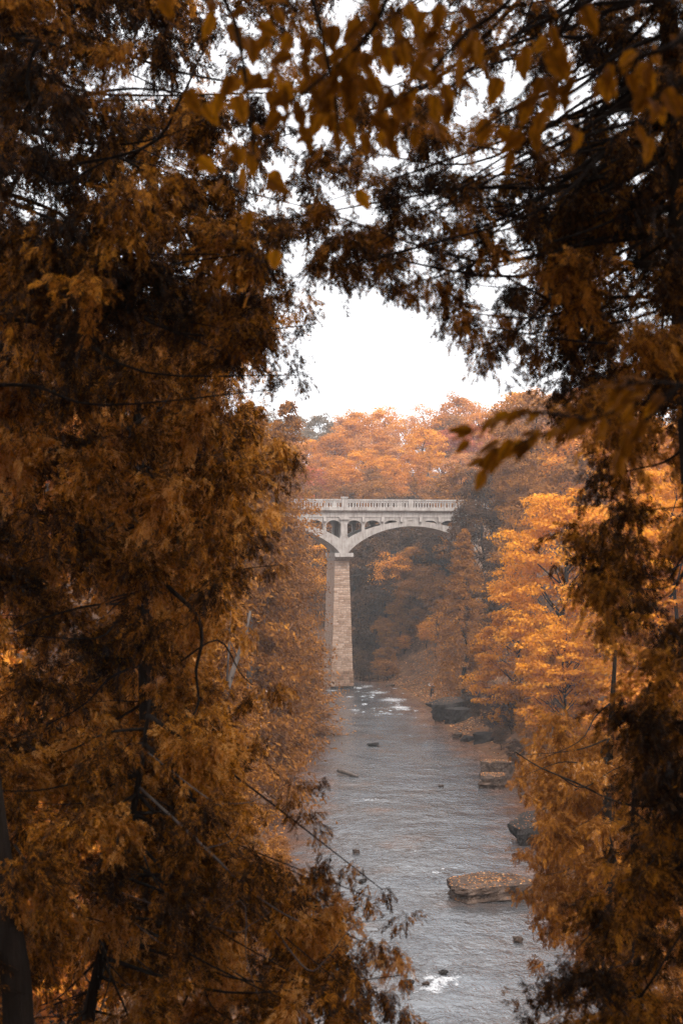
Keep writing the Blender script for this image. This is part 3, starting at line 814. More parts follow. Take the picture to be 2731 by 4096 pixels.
LAB = {'peach': 'hazy pale peach tree in the wood behind the bridge', 'gold': 'hazy golden yellow tree in the wood behind the bridge', 'orange': 'hazy bright orange tree in the wood behind the bridge',
       'red': 'hazy reddish tree in the wood behind the bridge', 'brown': 'hazy rust brown tree in the wood behind the bridge',
       'umber': 'hazy dark brown tree in the wood behind the bridge', 'slate': 'hazy grey-brown tree in the wood behind the bridge'}
def far_row(Y, tops, step, mats, kinds, jit=6, hmin=9, hmax=21, wide=1.0):
    px = tops[0][0]
    xs_, ys_ = [a for a, b in tops], [b for a, b in tops]
    while px <= tops[-1][0]:
        yy = Y + random.uniform(-jit, jit); x = (px + random.uniform(-.3, .3) * step - 1365.5) / F * yy
        zt = CAMZ - (np.interp(px, xs_, ys_) + random.uniform(-22, 26) - HY) / F * yy
        h = min(max(zt - gz(x, yy), hmin), hmax)
        mt = mats[int(random.random() * len(mats))]
        if px < 1290 and Y > 300: mt = 'slate'
        kd = kinds[int(random.random() * len(kinds))]
        place(kd, random.randrange(3), x, yy, h, mt, LAB[mt] if kd != 'sparse' else LAB[mt].replace('tree', 'thin-leaved tree', 1), group='trees in the wood behind the bridge', wide=wide * random.uniform(.85, 1.25))
        px += step * random.uniform(.8, 1.2)

skyl = [(1000, 1640), (1200, 1655), (1330, 1650), (1420, 1640), (1500, 1612), (1560, 1645), (1640, 1655), (1700, 1600), (1780, 1560), (1880, 1585), (1980, 1590), (2080, 1570), (2200, 1520), (2500, 1500)]
far_row(345, skyl, 95, ['orange', 'orange', 'gold', 'peach', 'peach'], ['broad', 'broad', 'sparse'], 8)
far_row(318, [(a, b + 45) for a, b in skyl], 90, ['orange', 'orange', 'gold', 'brown', 'peach'], ['broad'], 8)
far_row(296, [(a, 1735 + (b - 1640) * .6) for a, b in skyl], 90, ['orange', 'gold', 'peach', 'orange', 'red'], ['broad'], 6)
far_row(276, [(a, 1800 + (b - 1640) * .4) for a, b in skyl], 95, ['orange', 'brown', 'orange', 'gold', 'peach'], ['broad', 'broad', 'cone'], 6)
far_row(258, [(a, 1860) for a, b in skyl], 95, ['brown', 'orange', 'red', 'orange', 'peach'], ['broad', 'broad', 'cone'], 5)
far_row(242, [(a, 1925) for a, b in skyl], 90, ['brown', 'orange', 'brown', 'brown'], ['broad', 'cone'], 4)
far_row(229, [(a, 1985) for a, b in skyl if a < 2000], 95, ['brown', 'umber', 'brown'], ['broad', 'cone'], 3)

# ---- trees and shrubs on the far bank seen under the arch
G2 = 'trees on the far bank under the arch'
def spot(px, ytop, Y, h, kind, i, mat, label, wide=1.0, cat='tree', name=None, group=None):
    x = (px - 1365.5) / F * Y
    return place(kind, i, x, Y, h, mat, label, cat, group, wide, name)
spot(1570, 0, 205, 10.0, 'sparse', 0, 'orange', 'thin orange maple glowing under the main arch', 1.15)
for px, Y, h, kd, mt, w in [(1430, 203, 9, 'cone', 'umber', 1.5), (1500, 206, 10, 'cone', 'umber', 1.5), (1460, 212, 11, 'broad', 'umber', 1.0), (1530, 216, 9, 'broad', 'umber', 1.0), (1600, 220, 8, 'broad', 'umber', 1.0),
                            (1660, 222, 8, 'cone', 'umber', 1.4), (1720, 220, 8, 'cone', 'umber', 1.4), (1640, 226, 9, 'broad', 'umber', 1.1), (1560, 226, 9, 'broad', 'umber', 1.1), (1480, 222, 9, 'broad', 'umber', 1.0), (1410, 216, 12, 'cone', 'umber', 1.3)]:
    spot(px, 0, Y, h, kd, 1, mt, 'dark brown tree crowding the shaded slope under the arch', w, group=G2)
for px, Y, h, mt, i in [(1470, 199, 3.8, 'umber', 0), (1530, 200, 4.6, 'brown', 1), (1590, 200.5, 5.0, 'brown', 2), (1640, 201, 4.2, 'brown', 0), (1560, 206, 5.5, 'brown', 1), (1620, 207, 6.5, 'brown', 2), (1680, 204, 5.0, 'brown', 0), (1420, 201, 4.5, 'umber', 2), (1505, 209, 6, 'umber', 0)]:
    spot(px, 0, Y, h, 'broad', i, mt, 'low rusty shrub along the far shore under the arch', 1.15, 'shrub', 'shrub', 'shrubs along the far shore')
for i, (px, Y, h, mt, w, kd) in enumerate([(1660, 200, 5.5, 'brown', 1.2, 'broad'), (1690, 207, 6.5, 'umber', 1.2, 'broad'), (1730, 200, 6, 'brown', 1.2, 'broad'), (1640, 196, 3.4, 'brown', 1.2, 'broad'), (1600, 204, 6, 'brown', 1.1, 'broad'), (1760, 194, 7, 'brown', 1.2, 'broad'), (1700, 214, 8, 'umber', 1.1, 'cone'), (1770, 205, 8, 'umber', 1.2, 'broad'), (1580, 199, 3.2, 'umber', 1.3, 'broad'), (1510, 198, 3.0, 'brown', 1.3, 'broad')]):
    spot(px, 0, Y, h, kd, i % 3, mt, 'brown bush on the dirt slope between arch and shore', w, 'shrub', 'shrub', 'bushes on the dirt slope')
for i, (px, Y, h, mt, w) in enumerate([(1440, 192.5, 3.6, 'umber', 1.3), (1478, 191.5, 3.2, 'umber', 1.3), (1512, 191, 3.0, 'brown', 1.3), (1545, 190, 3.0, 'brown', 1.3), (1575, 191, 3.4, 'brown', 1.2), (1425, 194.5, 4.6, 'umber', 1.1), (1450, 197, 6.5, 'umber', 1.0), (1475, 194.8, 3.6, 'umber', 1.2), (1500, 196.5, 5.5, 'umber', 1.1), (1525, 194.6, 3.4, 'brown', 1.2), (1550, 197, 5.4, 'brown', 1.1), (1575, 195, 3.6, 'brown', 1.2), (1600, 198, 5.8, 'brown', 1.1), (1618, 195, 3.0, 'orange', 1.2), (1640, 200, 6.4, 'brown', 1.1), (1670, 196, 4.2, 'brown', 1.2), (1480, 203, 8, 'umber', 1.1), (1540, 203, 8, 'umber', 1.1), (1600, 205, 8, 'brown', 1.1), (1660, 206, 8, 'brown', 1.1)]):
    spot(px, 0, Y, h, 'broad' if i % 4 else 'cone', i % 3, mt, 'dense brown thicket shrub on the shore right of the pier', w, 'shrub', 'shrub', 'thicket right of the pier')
spot(1745, 0, 187, 6.5, 'sparse', 1, 'gold', 'golden shrub on the dirt slope above the person', 1.2, 'shrub', 'shrub')
spot(1705, 0, 192, 4.0, 'broad', 1, 'orange', 'orange shrub on the dirt slope under the arch', 1.1, 'shrub', 'shrub')
spot(1265, 0, 214, 12.5, 'sparse', 2, 'gold', 'golden maple showing behind the left side of the pier', 1.1)
for px, Y, h, kd in [(1200, 222, 11, 'broad'), (1310, 224, 11, 'cone'), (1250, 205, 5, 'broad'), (1150, 215, 12, 'broad'), (1340, 218, 10, 'broad'), (1290, 212, 6, 'broad')]:
    spot(px, 0, Y, h, kd, 2, 'brown' if h > 10 else 'umber', 'brown tree on the far bank behind the pier', 1.1, group='trees behind the pier')

# ---- trees of the right bank
def solo(name, label, x, y, H, crown_fn, r0, mat, seed, wfrac=.75, bark='bark', nl=12, cat='tree', group=None):
    r = np.random.default_rng(seed); o = tree(name, (x, y, gz(x, y) - .2), crown_fn(r), H, r0, mat, r, wfrac, bark, nl)
    return tag(o, label, cat, group)
def ztop(py, Y): return CAMZ - (py - HY) / F * Y

x, y = 19.5, 126; H = ztop(1880, y) - gz(x, y)
solo('maple_tree', 'tall golden maple overhanging the right bank, largest of the bright crowns', x, y, H, lambda r: broad_crown(r, H, 7.2, 300, 105, .29, .02, .40, .35, (.10, .23)), .28, 'gold', 201, nl=40)
x, y = 17.5, 112; H2 = 12.5
solo('maple_tree', 'smaller golden maple with low boughs beside the dark bank rocks', x, y, H2, lambda r: broad_crown(r, H2, 4.6, 170, 100, .24, .05, .40, .3, (.12, .25)), .17, 'gold', 202, nl=30)
x, y = 16.2, 131; H3 = 11.5
solo('maple_tree', 'golden maple with layered boughs reaching over the dark boulder', x, y, H3, lambda r: broad_crown(r, H3, 5.0, 180, 105, .27, -.12, .38, .4, (.11, .24)), .2, 'gold', 203, nl=30)
x, y = 25, 108; H4 = 17
solo('maple_tree', 'orange maple high on the right bank behind near cedar', x, y, H4, lambda r: broad_crown(r, H4, 6, 220, 100, .27, .05, .40, .2, (.11, .24)), .2, 'gold', 204, nl=30)
x, y = 13.4, 156; H5 = ztop(2110, y) - gz(x, y)
solo('cedar_tree', 'rust brown conical cedar between the bridge and the golden maple', x, y, H5, lambda r: cone_crown(r, H5, 4.2, 460, 70, .26, .0), .22, 'brown', 205, .5, nl=0)
x, y = 16.2, 170; H6 = ztop(1800, y) - gz(x, y)
solo('tree', 'grey-brown dense tree covering the right end of the bridge', x, y, H6, lambda r: broad_crown(r, H6, 4.0, 240, 150, .24, .0, .6), .22, 'umber', 206, nl=16)
_d = copy_tree([o for o in C.objects if o.name == 'tree'][0]); _d.location = (21.0, 171, gz(21.0, 171) - .2); _d.rotation_euler = (0, 0, 2.2); _d['label'] = 'brown dense tree beside the tree covering the end of the bridge'; paint(_d, 'brown')
x, y = 19.5, 160; H7 = ztop(2010, y) - gz(x, y)
solo('tree', 'pale brown thin-leaved tree between dense tree and golden maple', x, y, H7, lambda r: broad_crown(r, H7, 3.2, 90, 80, .24, .1, .6), .16, 'brown', 207, nl=40)
x, y = 16.6, 200; H8 = ztop(1800, y) - gz(x, y)
solo('tree', 'tall hazy grey-brown tree rising behind the right end of the bridge', x, y, H8, lambda r: broad_crown(r, H8, 4.4, 130, 120, .28, .0, .6), .22, 'brown', 208, nl=16)
for i, (x, y, h, mt, kd) in enumerate([(25, 185, 17, 'brown', 'broad'), (27, 160, 16, 'brown', 'broad'), (31, 178, 17, 'orange', 'broad'), (30, 142, 17, 'gold', 'broad'), (33, 128, 16, 'orange', 'broad'), (36, 155, 16, 'brown', 'broad'), (22, 205, 16, 'brown', 'cone'), (29, 208, 18, 'brown', 'broad'), (38, 200, 18, 'orange', 'broad'), (24, 215, 15, 'umber', 'cone'), (33, 100, 15, 'orange', 'broad'), (28, 88, 14, 'gold', 'broad'), (24, 74, 12, 'orange', 'broad')]):
    place(kd, i % 3, x, y, h, mt, {'brown': 'brown tree on the wooded right bank above the maples', 'orange': 'orange tree on the wooded right bank above the maples', 'gold': 'golden tree on the wooded right bank above the maples', 'umber': 'dark brown tree on the wooded right bank above the maples'}[mt], group='trees on the right bank', wide=1.15)
SRC = [o for o in C.objects if o.name.startswith('maple_tree')]
for i, (x, y, k, lab) in enumerate([(15.0, 63, .8, 'bright maple crown glowing behind the sharp lower right cedar'), (17.2, 76, .95, 'bright maple crown behind the dark right cedar above the bank shrubs'), (20.5, 88, 1.05, 'bright maple crown behind the dark right cedar level with the bridge'), (13.0, 52, .55, 'small bright maple low behind the right corner cedar'), (22.5, 99, 1.1, 'tall bright maple behind the dark right cedar and orange maple')]):
    o = copy_tree(SRC[1 + i % 3]); o.location = (x, y, gz(x, y) - .2); o.scale = (k, k, k); o.rotation_euler = (0, 0, 1.1 + 1.7 * i)
    o['label'] = lab
    if i % 2: paint(o, 'orange')
# shrubs
for i, (px, Y, h, mt) in enumerate([(2080, 104, 2.2, 'brown'), (2180, 100, 3.0, 'orange'), (2280, 96, 3.4, 'orange'), (2200, 92, 2.6, 'cedar_mid'), (2330, 90, 4.0, 'orange'), (2250, 86, 2.5, 'brown'), (2420, 92, 5.0, 'orange'), (2380, 80, 3.6, 'orange'), (2480, 84, 5, 'brown'), (2300, 78, 2.6, 'brown'), (2440, 72, 4, 'cedar_mid'), (2000, 124, 2.4, 'umber'), (2060, 116, 2.6, 'umber'), (1900, 140, 2.2, 'umber'), (1960, 132, 2.6, 'umber'), (1880, 146, 3.0, 'umber'), (1930, 140, 3.2, 'umber'), (1990, 136, 3.2, 'umber'), (2040, 128, 3.4, 'umber'), (2100, 122, 3.2, 'brown'), (2160, 116, 3.0, 'brown'), (2560, 76, 5, 'orange'), (2640, 84, 6, 'gold')]):
    x = (px - 1365.5) / F * Y
    place('broad', i % 3, x, Y, h, mt, {'brown': 'brown shrub on the right bank below the maples', 'cedar_mid': 'rust coloured shrub on the right bank below the maples', 'umber': 'dark shrub among rocks under the maple boughs', 'orange': 'orange shrub on the right bank behind the near cedars', 'gold': 'golden shrub behind the near right cedars'}[mt], 'shrub', 'shrubs on the right bank', 1.0, 'shrub')

# ---- trees of the left bank
LC = []
for i, (x, y, pt, R_, mt) in enumerate([(-7.2, 68, 1480, 3.9, 'cedar_mid'), (-6.0, 92, 1600, 3.9, 'cedar_mid'), (-5.9, 118, 1720, 4.7, 'cedar_mid'), (-5.9, 146, 1600, 5.4, 'cedar_mid'), (-12, 84, 1420, 4.6, 'cedar_mid'), (-13, 110, 1500, 5.0, 'cedar_mid'), (-5.0, 60, 2500, 2.9, 'cedar_mid'), (-4.3, 136, 2560, 4.2, 'cedar_mid')]):
    Hh = ztop(pt, y) - gz(x, y)
    lab = ['tall rust cedar on the left bank, its top against the sky', 'tall rust cedar on the left bank behind the nearest bank cedar', 'broad rust cedar leaning over the river left of the pier', 'dense rust cedar screening the left end of the bridge', 'rust cedar high on the left slope behind near boughs', 'rust cedar on the left slope behind the tallest cedars', 'short rust cedar at the foot of the left bank', 'low spreading cedar hanging over the water left of the pier'][i]
    if i < 3: LC.append((solo('cedar_tree', lab, x, y, Hh, lambda r: cone_crown(r, Hh, R_, 470, 74, .36 if y > 80 else .24, .0, .5), .26, mt, 300 + i, .42, 'bark_grey', 0), Hh, R_))
    else:
        src, h0, R0 = LC[i % 3]; o = copy_tree(src); o.location = (x, y, gz(x, y) - .2); o.scale = (R_ / R0, R_ / R0, Hh / h0); o.rotation_euler = (0, 0, 1.3 * i); o['label'] = lab
for i, (x, y, h, mt, kd) in enumerate([(-16, 62, 17, 'orange', 'broad'), (-20, 95, 17, 'orange', 'broad'), (-12, 135, 18, 'orange', 'cone'), (-12, 165, 17, 'brown', 'broad'), (-18, 150, 18, 'orange', 'broad'), (-22, 120, 18, 'brown', 'broad'), (-14, 45, 15, 'orange', 'broad'), (-11, 178, 14, 'brown', 'cone'), (-20, 182, 16, 'brown', 'broad'), (-9, 46, 9, 'orange', 'broad')]):
    place(kd, i % 3, x, y, h, mt, {'brown': 'brown tree on the left slope behind the cedars', 'orange': 'orange tree on the left slope behind the cedars'}[mt], group='trees on the left slope', wide=1.15)
for i, (px, Y, h) in enumerate([(1290, 82, 2.0), (1240, 76, 2.6), (1180, 70, 3.2), (1100, 64, 3.4), (1260, 96, 2.4), (1270, 110, 2.6), (1290, 128, 3.0), (1280, 150, 3.4), (1255, 168, 4.0), (1000, 60, 3.5)]):
    x = min((px - 1365.5) / F * Y, -3.6)
    place('broad', i % 3, x, Y, h, 'cedar_mid', 'rust shrub along the left waterline under the cedars', 'shrub', 'shrubs along the left waterline', 1.1, 'shrub')
# dead leaning trunk
dt = MB(); dt.tube(smooth_path([at(880, 2860, 58), at(930, 2690, 58), at(975, 2560, 58), at(1003, 2440, 58)], 3), [.13, .125, .12, .11, .1, .09, .08, .07, .06, .05], 7)
dt.tube([at(905, 2780, 58), at(915, 2600, 57.5), at(925, 2420, 57)], [.05, .04, .02], 5).tube([at(950, 2630, 58), at(900, 2520, 57), at(870, 2480, 57)], [.03, .02, .01], 4)
p = at(880, 2860, 58); dt.tube([Vector((p.x - .8, p.y, gz(p.x - .8, p.y) - .3)), Vector((p.x, p.y, p.z))], [.18, .13], 7)
tag(dt.build('dead_trunk', M['bark_grey'], None, True), 'bare grey dead trunk leaning among the left bank cedars', 'dead tree')

# ------------------------------------------------------------------ near cedars
def spray_template(seed):
    r = np.random.default_rng(seed); q = []
    n = 6
    def quad(p, d, l, w):
        d = d / np.linalg.norm(d); s = np.array([-d[1], d[0], 0])
        zt = r.uniform(-.05, .05)
        q.append([p, p + d * l * .45 + s * w * .5 + [0, 0, zt], p + d * l, p + d * l * .45 - s * w * .5 + [0, 0, zt]])
    for i in range(n):
        t = .12 + .78 * i / (n - 1)
        p = np.array([.05 * math.sin(3 * t), t, -.22 * t * t])
        for sg in (-1, 1):
            a = math.radians(r.uniform(28, 52)) * sg; l = (.52 - .30 * t) * r.uniform(.75, 1.2)
            quad(p, np.array([math.sin(a), math.cos(a), r.uniform(-.2, .1)]), l, .088)
    quad(np.array([.04, .75, -.13]), np.array([0, 1, -.2]), .34, .10)
    quad(np.array([0, -.1, 0]), np.array([0.02, 1, -.05]), .9, .035)
    return np.array(q)                       # (k, 4, 3)
SPR = [spray_template(k) for k in range(5)]

def sprays_mesh(name, P, A, Nn, S, tint):
    P, A, Nn, S, tint = map(np.asarray, (P, A, Nn, S, tint))
    A = unit(A); Nn = Nn - A * np.sum(A * Nn, 1, keepdims=True); Nn = unit(Nn); B = np.cross(A, Nn)
    vs, ts = [], []
    which = np.arange(len(P)) % len(SPR)
    for w in range(len(SPR)):
        i = np.where(which == w)[0]; T = SPR[w].reshape(-1, 3)
        v = P[i][:, None] + S[i][:, None, None] * (T[None, :, 0:1] * B[i][:, None] + T[None, :, 1:2] * A[i][:, None] + T[None, :, 2:3] * Nn[i][:, None])
        v[..., 2] -= (S[i][:, None] * .25 * T[None, :, 1] ** 2)
        q_ = tint[i][:, None] + np.random.default_rng(w).normal(0, .17, (len(i), len(T) // 4)); vs.append(v.reshape(-1, 3)); ts.append(np.repeat(np.clip(q_, 0, 1).ravel(), 4))
    V = np.concatenate(vs); return np_mesh(name, V, np.arange(len(V)).reshape(-1, 4), np.concatenate(ts))

def bough_mesh(seed, R_, twigs, per, spray):
    """one cedar bough: twigs of flat drooping sprays round its tip, local +X pointing away from the trunk"""
    r = np.random.default_rng(seed); P, A, Nn, S, ti = [], [], [], [], []
    for k in range(twigs):
        v = unit(r.normal(size=3) * np.array([1, 1, .75])) + np.array([.4, 0, -.12]); v = unit(v)
        ln = R_ * r.uniform(.55, 1.15); o = r.normal(size=3) * R_ * .2
        n = max(3, int(per * r.uniform(.7, 1.2))); u = np.linspace(.05, 1, n) + r.normal(0, .03, n)
        pp = o + v * (ln * u)[:, None]; pp[:, 2] -= .18 * ln * u * u; pp += r.normal(0, .025, (n, 3))
        P.append(pp); A.append(v * .7 + r.normal(0, .5, (n, 3)) + np.array([0, 0, -.6])); Nn.append(r.normal(size=(n, 3)) + np.array([0, 0, .3]))
        S.append(spray * r.uniform(.6, 1.2, n)); ti.append(np.clip(.08 + .35 * r.random() + .55 * r.random(n) ** 1.2, 0, 1))
    me = sprays_mesh('bough', *[np.concatenate(q) for q in (P, A, Nn, S, ti)])
    return me
BOUGH = [(.36, [bough_mesh(500 + k, .36, 22, 19, .100) for k in range(7)]), (.19, [bough_mesh(520 + k, .19, 10, 13, .088) for k in range(5)]), (.085, [bough_mesh(540 + k, .085, 5, 7, .072) for k in range(4)])]
for _, ms in BOUGH:
    for me in ms: me.materials.append(M['cedar'])

def near_cedar(name, label, trunk, rad, pads, mat, seed, size=1.0, limbs=(), bark='bark', limb_p=.4):
    """trunk: points from the foot up; pads: (px, py, Y, radius_px, n) foliage masses, each a bough carried from the trunk"""
    rr = random.Random(seed)
    T = [Vector(p) for p in trunk]; foot = T[0]
    root = empty(name, foot); inv = -foot
    tp = smooth_path(T, 5)
    tb = MB(); rads = [rad * (1.25 if i < 2 else 1.0) * (1 - .8 * i / (len(tp) - 1)) for i in range(len(tp))]
    tb.tube([p + inv for p in tp], rads, 10); tb.build('trunk', M[bark], root, True)
    lm = MB()
    for px, py, Y, rp, dens in pads:
        c = at(px, py, Y); R_ = rp / F * Y
        zt = c.z + (rr.uniform(-.1, .5) * abs(c.x - tp[0].x) + .1)
        s = min(tp, key=lambda p: abs(p.z - zt))
        d = c - s; dist = d.length
        if dist > .25 and rr.random() < limb_p:
            mid = s.lerp(c, .5) + Vector((rr.uniform(-.12, .12), rr.uniform(-.12, .12), rr.uniform(-.14, .04))) * dist
            path = smooth_path([s, s.lerp(mid, .5) + Vector((0, 0, rr.uniform(-.04, .06))) * dist, mid, c], 4)
            rl = min(.005 + .006 * dist, .022)
            lm.tube([p + inv for p in path], [rl * (1 - .8 * i / (len(path) - 1)) for i in range(len(path))], 5)
        Rb, ms = min(BOUGH, key=lambda q: abs(math.log(q[0] * size / R_)))
        o = bpy.data.objects.new('bough', rr.choice(ms)); C.objects.link(o); o.parent = root
        o['kind'] = 'stuff'; o.location = c + inv; k = R_ / Rb; o.scale = (k * rr.uniform(.85, 1.1), k * rr.uniform(.85, 1.1), k * rr.uniform(.85, 1.1))
        o.rotation_euler = (rr.uniform(-.35, .35), rr.uniform(-.2, .5) , math.atan2(d.y, d.x) + rr.uniform(-.6, .6))
        o.material_slots[0].link = 'OBJECT'; o.material_slots[0].material = M[mat]
    if lm.v: lm.build('limbs', M[bark], root, True)['kind'] = 'stuff'
    for pl, r0, r1, mt in limbs:
        path = smooth_path([at(*q) + inv for q in pl], 4); nn = len(path)
        MB().tube(path, [(r0 + (r1 - r0) * i / (nn - 1)) * (.62 if mt == 'bark_grey' else .85) for i in range(nn)], 6).build('limb', M[mt], root, True)
    tag(root, label, 'tree')
    return root

def fill(edge, side, y0, y1, step, rp, Yr, dens=1.0, xout=None, seed=0, thin=None):
    """foliage masses between the silhouette edge(y) and the outside of the picture"""
    rr = random.Random(seed); ys, es = [a for a, b in edge], [b for a, b in edge]; o = []
    y = y0
    while y < y1:
        e = float(np.interp(y, ys, es)); lo, hi = (xout, e) if side < 0 else (e, xout)
        x = lo + rr.uniform(0, step)
        while x < hi:
            q = rp * rr.uniform(.7, 1.25); Y = rr.uniform(*Yr)
            xx = min(x, hi - q * .55) if side < 0 else max(x, lo + q * .55)
            if thin is None or rr.random() < thin(xx, y):
                o.append((xx, y + rr.uniform(-.5, .5) * step, Y, q, dens))
            x += step * rr.uniform(.75, 1.25)
        y += step * .85
    return o

def base_at(px, Y, dx=0): 
    x = (px - 1365.5) / F * Y + dx; return Vector((x, Y, gz(x, Y) - .3))

# left: cedar with the trunk seen low in the picture
EL = [(-700, 700), (0, 760), (300, 880), (600, 930), (850, 1000), (1000, 1100), (1250, 1080), (1400, 1010), (1500, 930), (1650, 960), (1800, 1040), (1950, 1030), (2100, 1000), (2250, 960), (2450, 860), (2600, 830), (2900, 900), (3100, 900), (3300, 1000), (3450, 1180), (3600, 1300), (3800, 1420), (4000, 1440), (4300, 1500)]
thinL = lambda x, y: (.6 if x > 380 else .66) if y < 1000 else (.74 if y < 2900 else .74)
padsA = fill(EL, -1, 1250, 3050, 105, 165, (12.0, 16.0), .95, -150, 1, thinL)
tips = [(1120, 1790, 13, 75), (1070, 1850, 13, 90), (1060, 2060, 13, 80), (1020, 2160, 13, 80), (1115, 2260, 12.8, 38), (1060, 2270, 13, 30), (930, 2320, 13, 80), (900, 2470, 13, 60), (985, 2515, 13, 55), (1135, 2760, 12.6, 52), (1080, 2745, 12.6, 40), (1000, 2800, 12.8, 70), (1030, 2950, 13, 45), (960, 2960, 13, 80), (1120, 1905, 13, 40), (1190, 1815, 13, 45), (1150, 1800, 13, 45)]
padsA += [(a, b, c, d, .9) for a, b, c, d in tips]
near_cedar('cedar_tree', 'near cedar with dark trunk and twisted bare limb among rust foliage', [base_at(625, 14), at(622, 4096, 14), at(615, 3600, 14), at(590, 2800, 14), at(565, 2100, 14), at(545, 1500, 14)], .165, padsA, 'cedar', 41, 1.1,
           limbs=[([(610, 2200, 14), (660, 2330, 12.8), (780, 2450, 12.5), (808, 2560, 12.5), (785, 2680, 12.5), (795, 2800, 12.5), (775, 2860, 12.4)], .032, .010, 'bark'),
                  ([(590, 2700, 14), (700, 2660, 12.6), (870, 2560, 12.6), (960, 2690, 12.6), (1010, 2740, 12.6)], .014, .006, 'bark'),
                  ([(630, 3780, 14), (720, 3830, 13), (790, 3870, 12.5)], .03, .012, 'bark'),
                  ([(560, 1900, 14), (520, 1720, 13.4), (640, 1640, 13), (700, 1560, 13), (760, 1640, 13), (830, 1660, 13)], .018, .006, 'bark_grey'),
                  ([(600, 2420, 14), (380, 2420, 13), (150, 2480, 12.6), (60, 2520, 12.6)], .016, .007, 'bark'),
                  ([(560, 2000, 14), (420, 2120, 13), (250, 2200, 12.6), (80, 2260, 12.6)], .016, .007, 'bark')])
# left: dark cedar at the picture edge, its high boughs against the sky
padsB = fill(EL, -1, -700, 1300, 112, 160, (9.0, 12.5), .85, -150, 2, thinL)
padsB += [(a, b, c, d, .8) for a, b, c, d in [(1140, 1150, 10.5, 90), (1230, 1240, 10.5, 42), (1200, 1180, 10.5, 60), (1235, 1300, 10.5, 36), (1190, 1310, 10.5, 30), (1210, 1420, 10.4, 40), (1160, 1450, 10.4, 34), (1195, 1500, 10.4, 48), (1130, 1520, 10.4, 40), (1090, 1480, 10.6, 60), (1000, 1330, 10.6, 100), (920, 1400, 10.6, 100), (1050, 1230, 10.5, 90), (1085, 1560, 10.5, 36), (1100, 1440, 10.4, 30)]]
padsB += fill([(-300, 760), (1100, 760)], 1, -250, 1000, 135, 95, (9.2, 11.5), .7, 1330, 25, lambda x, y: .6)
padsB += [(x_, y_, 9.6, 190, 1.2) for x_, y_ in ((180, 980), (330, 1060), (480, 1150), (120, 1130), (600, 1080), (300, 900), (480, 950))]
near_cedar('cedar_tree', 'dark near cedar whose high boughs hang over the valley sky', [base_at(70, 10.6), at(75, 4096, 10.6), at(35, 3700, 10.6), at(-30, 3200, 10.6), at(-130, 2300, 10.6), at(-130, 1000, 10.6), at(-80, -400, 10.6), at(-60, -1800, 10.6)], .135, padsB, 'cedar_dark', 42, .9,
           limbs=[([(20, -300, 10.6), (290, 0, 9.6), (200, 110, 9.6), (140, 200, 9.6), (110, 330, 9.6), (150, 470, 9.6), (175, 620, 9.6), (185, 700, 9.6)], .022, .008, 'bark'),
                  ([(-10, 900, 10.6), (90, 680, 9.6), (230, 735, 9.6), (340, 690, 9.6), (430, 640, 9.6)], .02, .007, 'bark'),
                  ([(0, 700, 10.6), (560, 600, 9.8), (720, 400, 9.6), (790, 250, 9.6), (830, 180, 9.6)], .016, .006, 'bark'),
                  ([(0, 1300, 10.6), (500, 1000, 9.8), (800, 920, 9.8), (1000, 900, 9.8), (1180, 880, 9.8)], .02, .005, 'bark')])
# left: low cedar reaching over the river at the foot of the picture
padsC = fill(EL, -1, 3000, 4350, 115, 160, (10.5, 13.5), .85, -150, 3, lambda x, y: .8 if x > 400 else .62)
padsC += [(a, b, 11.2, d, .85) for a, b, d in [(1640, 3660, 42), (1590, 3700, 40), (1480, 3590, 62), (1530, 3560, 40), (1400, 3500, 46), (1420, 3470, 30), (1560, 3850, 90), (1500, 3790, 80), (1610, 3900, 40), (1620, 4060, 70), (1680, 4090, 40), (1540, 4000, 90), (1340, 3620, 90), (1250, 3520, 80), (1300, 3450, 60), (1280, 3330, 40), (1230, 3250, 60), (1180, 3150, 60), (1300, 3130, 30), (1380, 4060, 80), (1400, 3920, 60)]]
near_cedar('cedar_tree', 'low near cedar with drooping sprays and bare grey branches over the river', [base_at(330, 12), at(345, 4200, 12), at(390, 3900, 12), at(480, 3500, 12), at(560, 3100, 12), at(600, 2800, 12)], .07, padsC, 'cedar', 43, 1.0,
           limbs=[([(560, 3150, 12), (820, 3390, 10.8), (920, 3490, 10.7), (1010, 3570, 10.7), (1110, 3640, 10.7), (1195, 3685, 10.7)], .02, .008, 'bark_grey'),
                  ([(820, 3395, 10.8), (930, 3360, 10.8), (960, 3300, 10.8)], .008, .004, 'bark_grey'),
                  ([(580, 3000, 12), (840, 3200, 11), (900, 3212, 11), (980, 3212, 11), (1050, 3190, 11)], .009, .005, 'bark_grey'),
                  ([(460, 3560, 12), (900, 3720, 11), (1000, 3700, 11), (1090, 3640, 11)], .008, .004, 'bark_grey'),
                  ([(440, 3600, 12), (700, 3790, 11), (960, 3600, 10.9), (985, 3830, 10.9), (1040, 4000, 10.9)], .008, .004, 'bark_grey'),
                  ([(60, 3380, 11), (130, 3480, 10.8), (230, 3590, 10.8), (300, 3650, 10.8), (420, 3690, 11)], .014, .006, 'bark'),
                  ([(390, 3900, 12), (400, 3760, 11.4), (440, 3900, 11.2), (400, 4050, 11.2)], .012, .006, 'bark'),
                  ([(700, 4096, 12), (790, 3920, 11.5), (850, 4030, 11.4), (960, 4096, 11.4)], .012, .006, 'bark'),
                  ([(1100, 3720, 11), (1230, 3880, 11), (1310, 3830, 11), (1420, 3700, 11), (1560, 3680, 11)], .012, .004, 'bark_grey')])
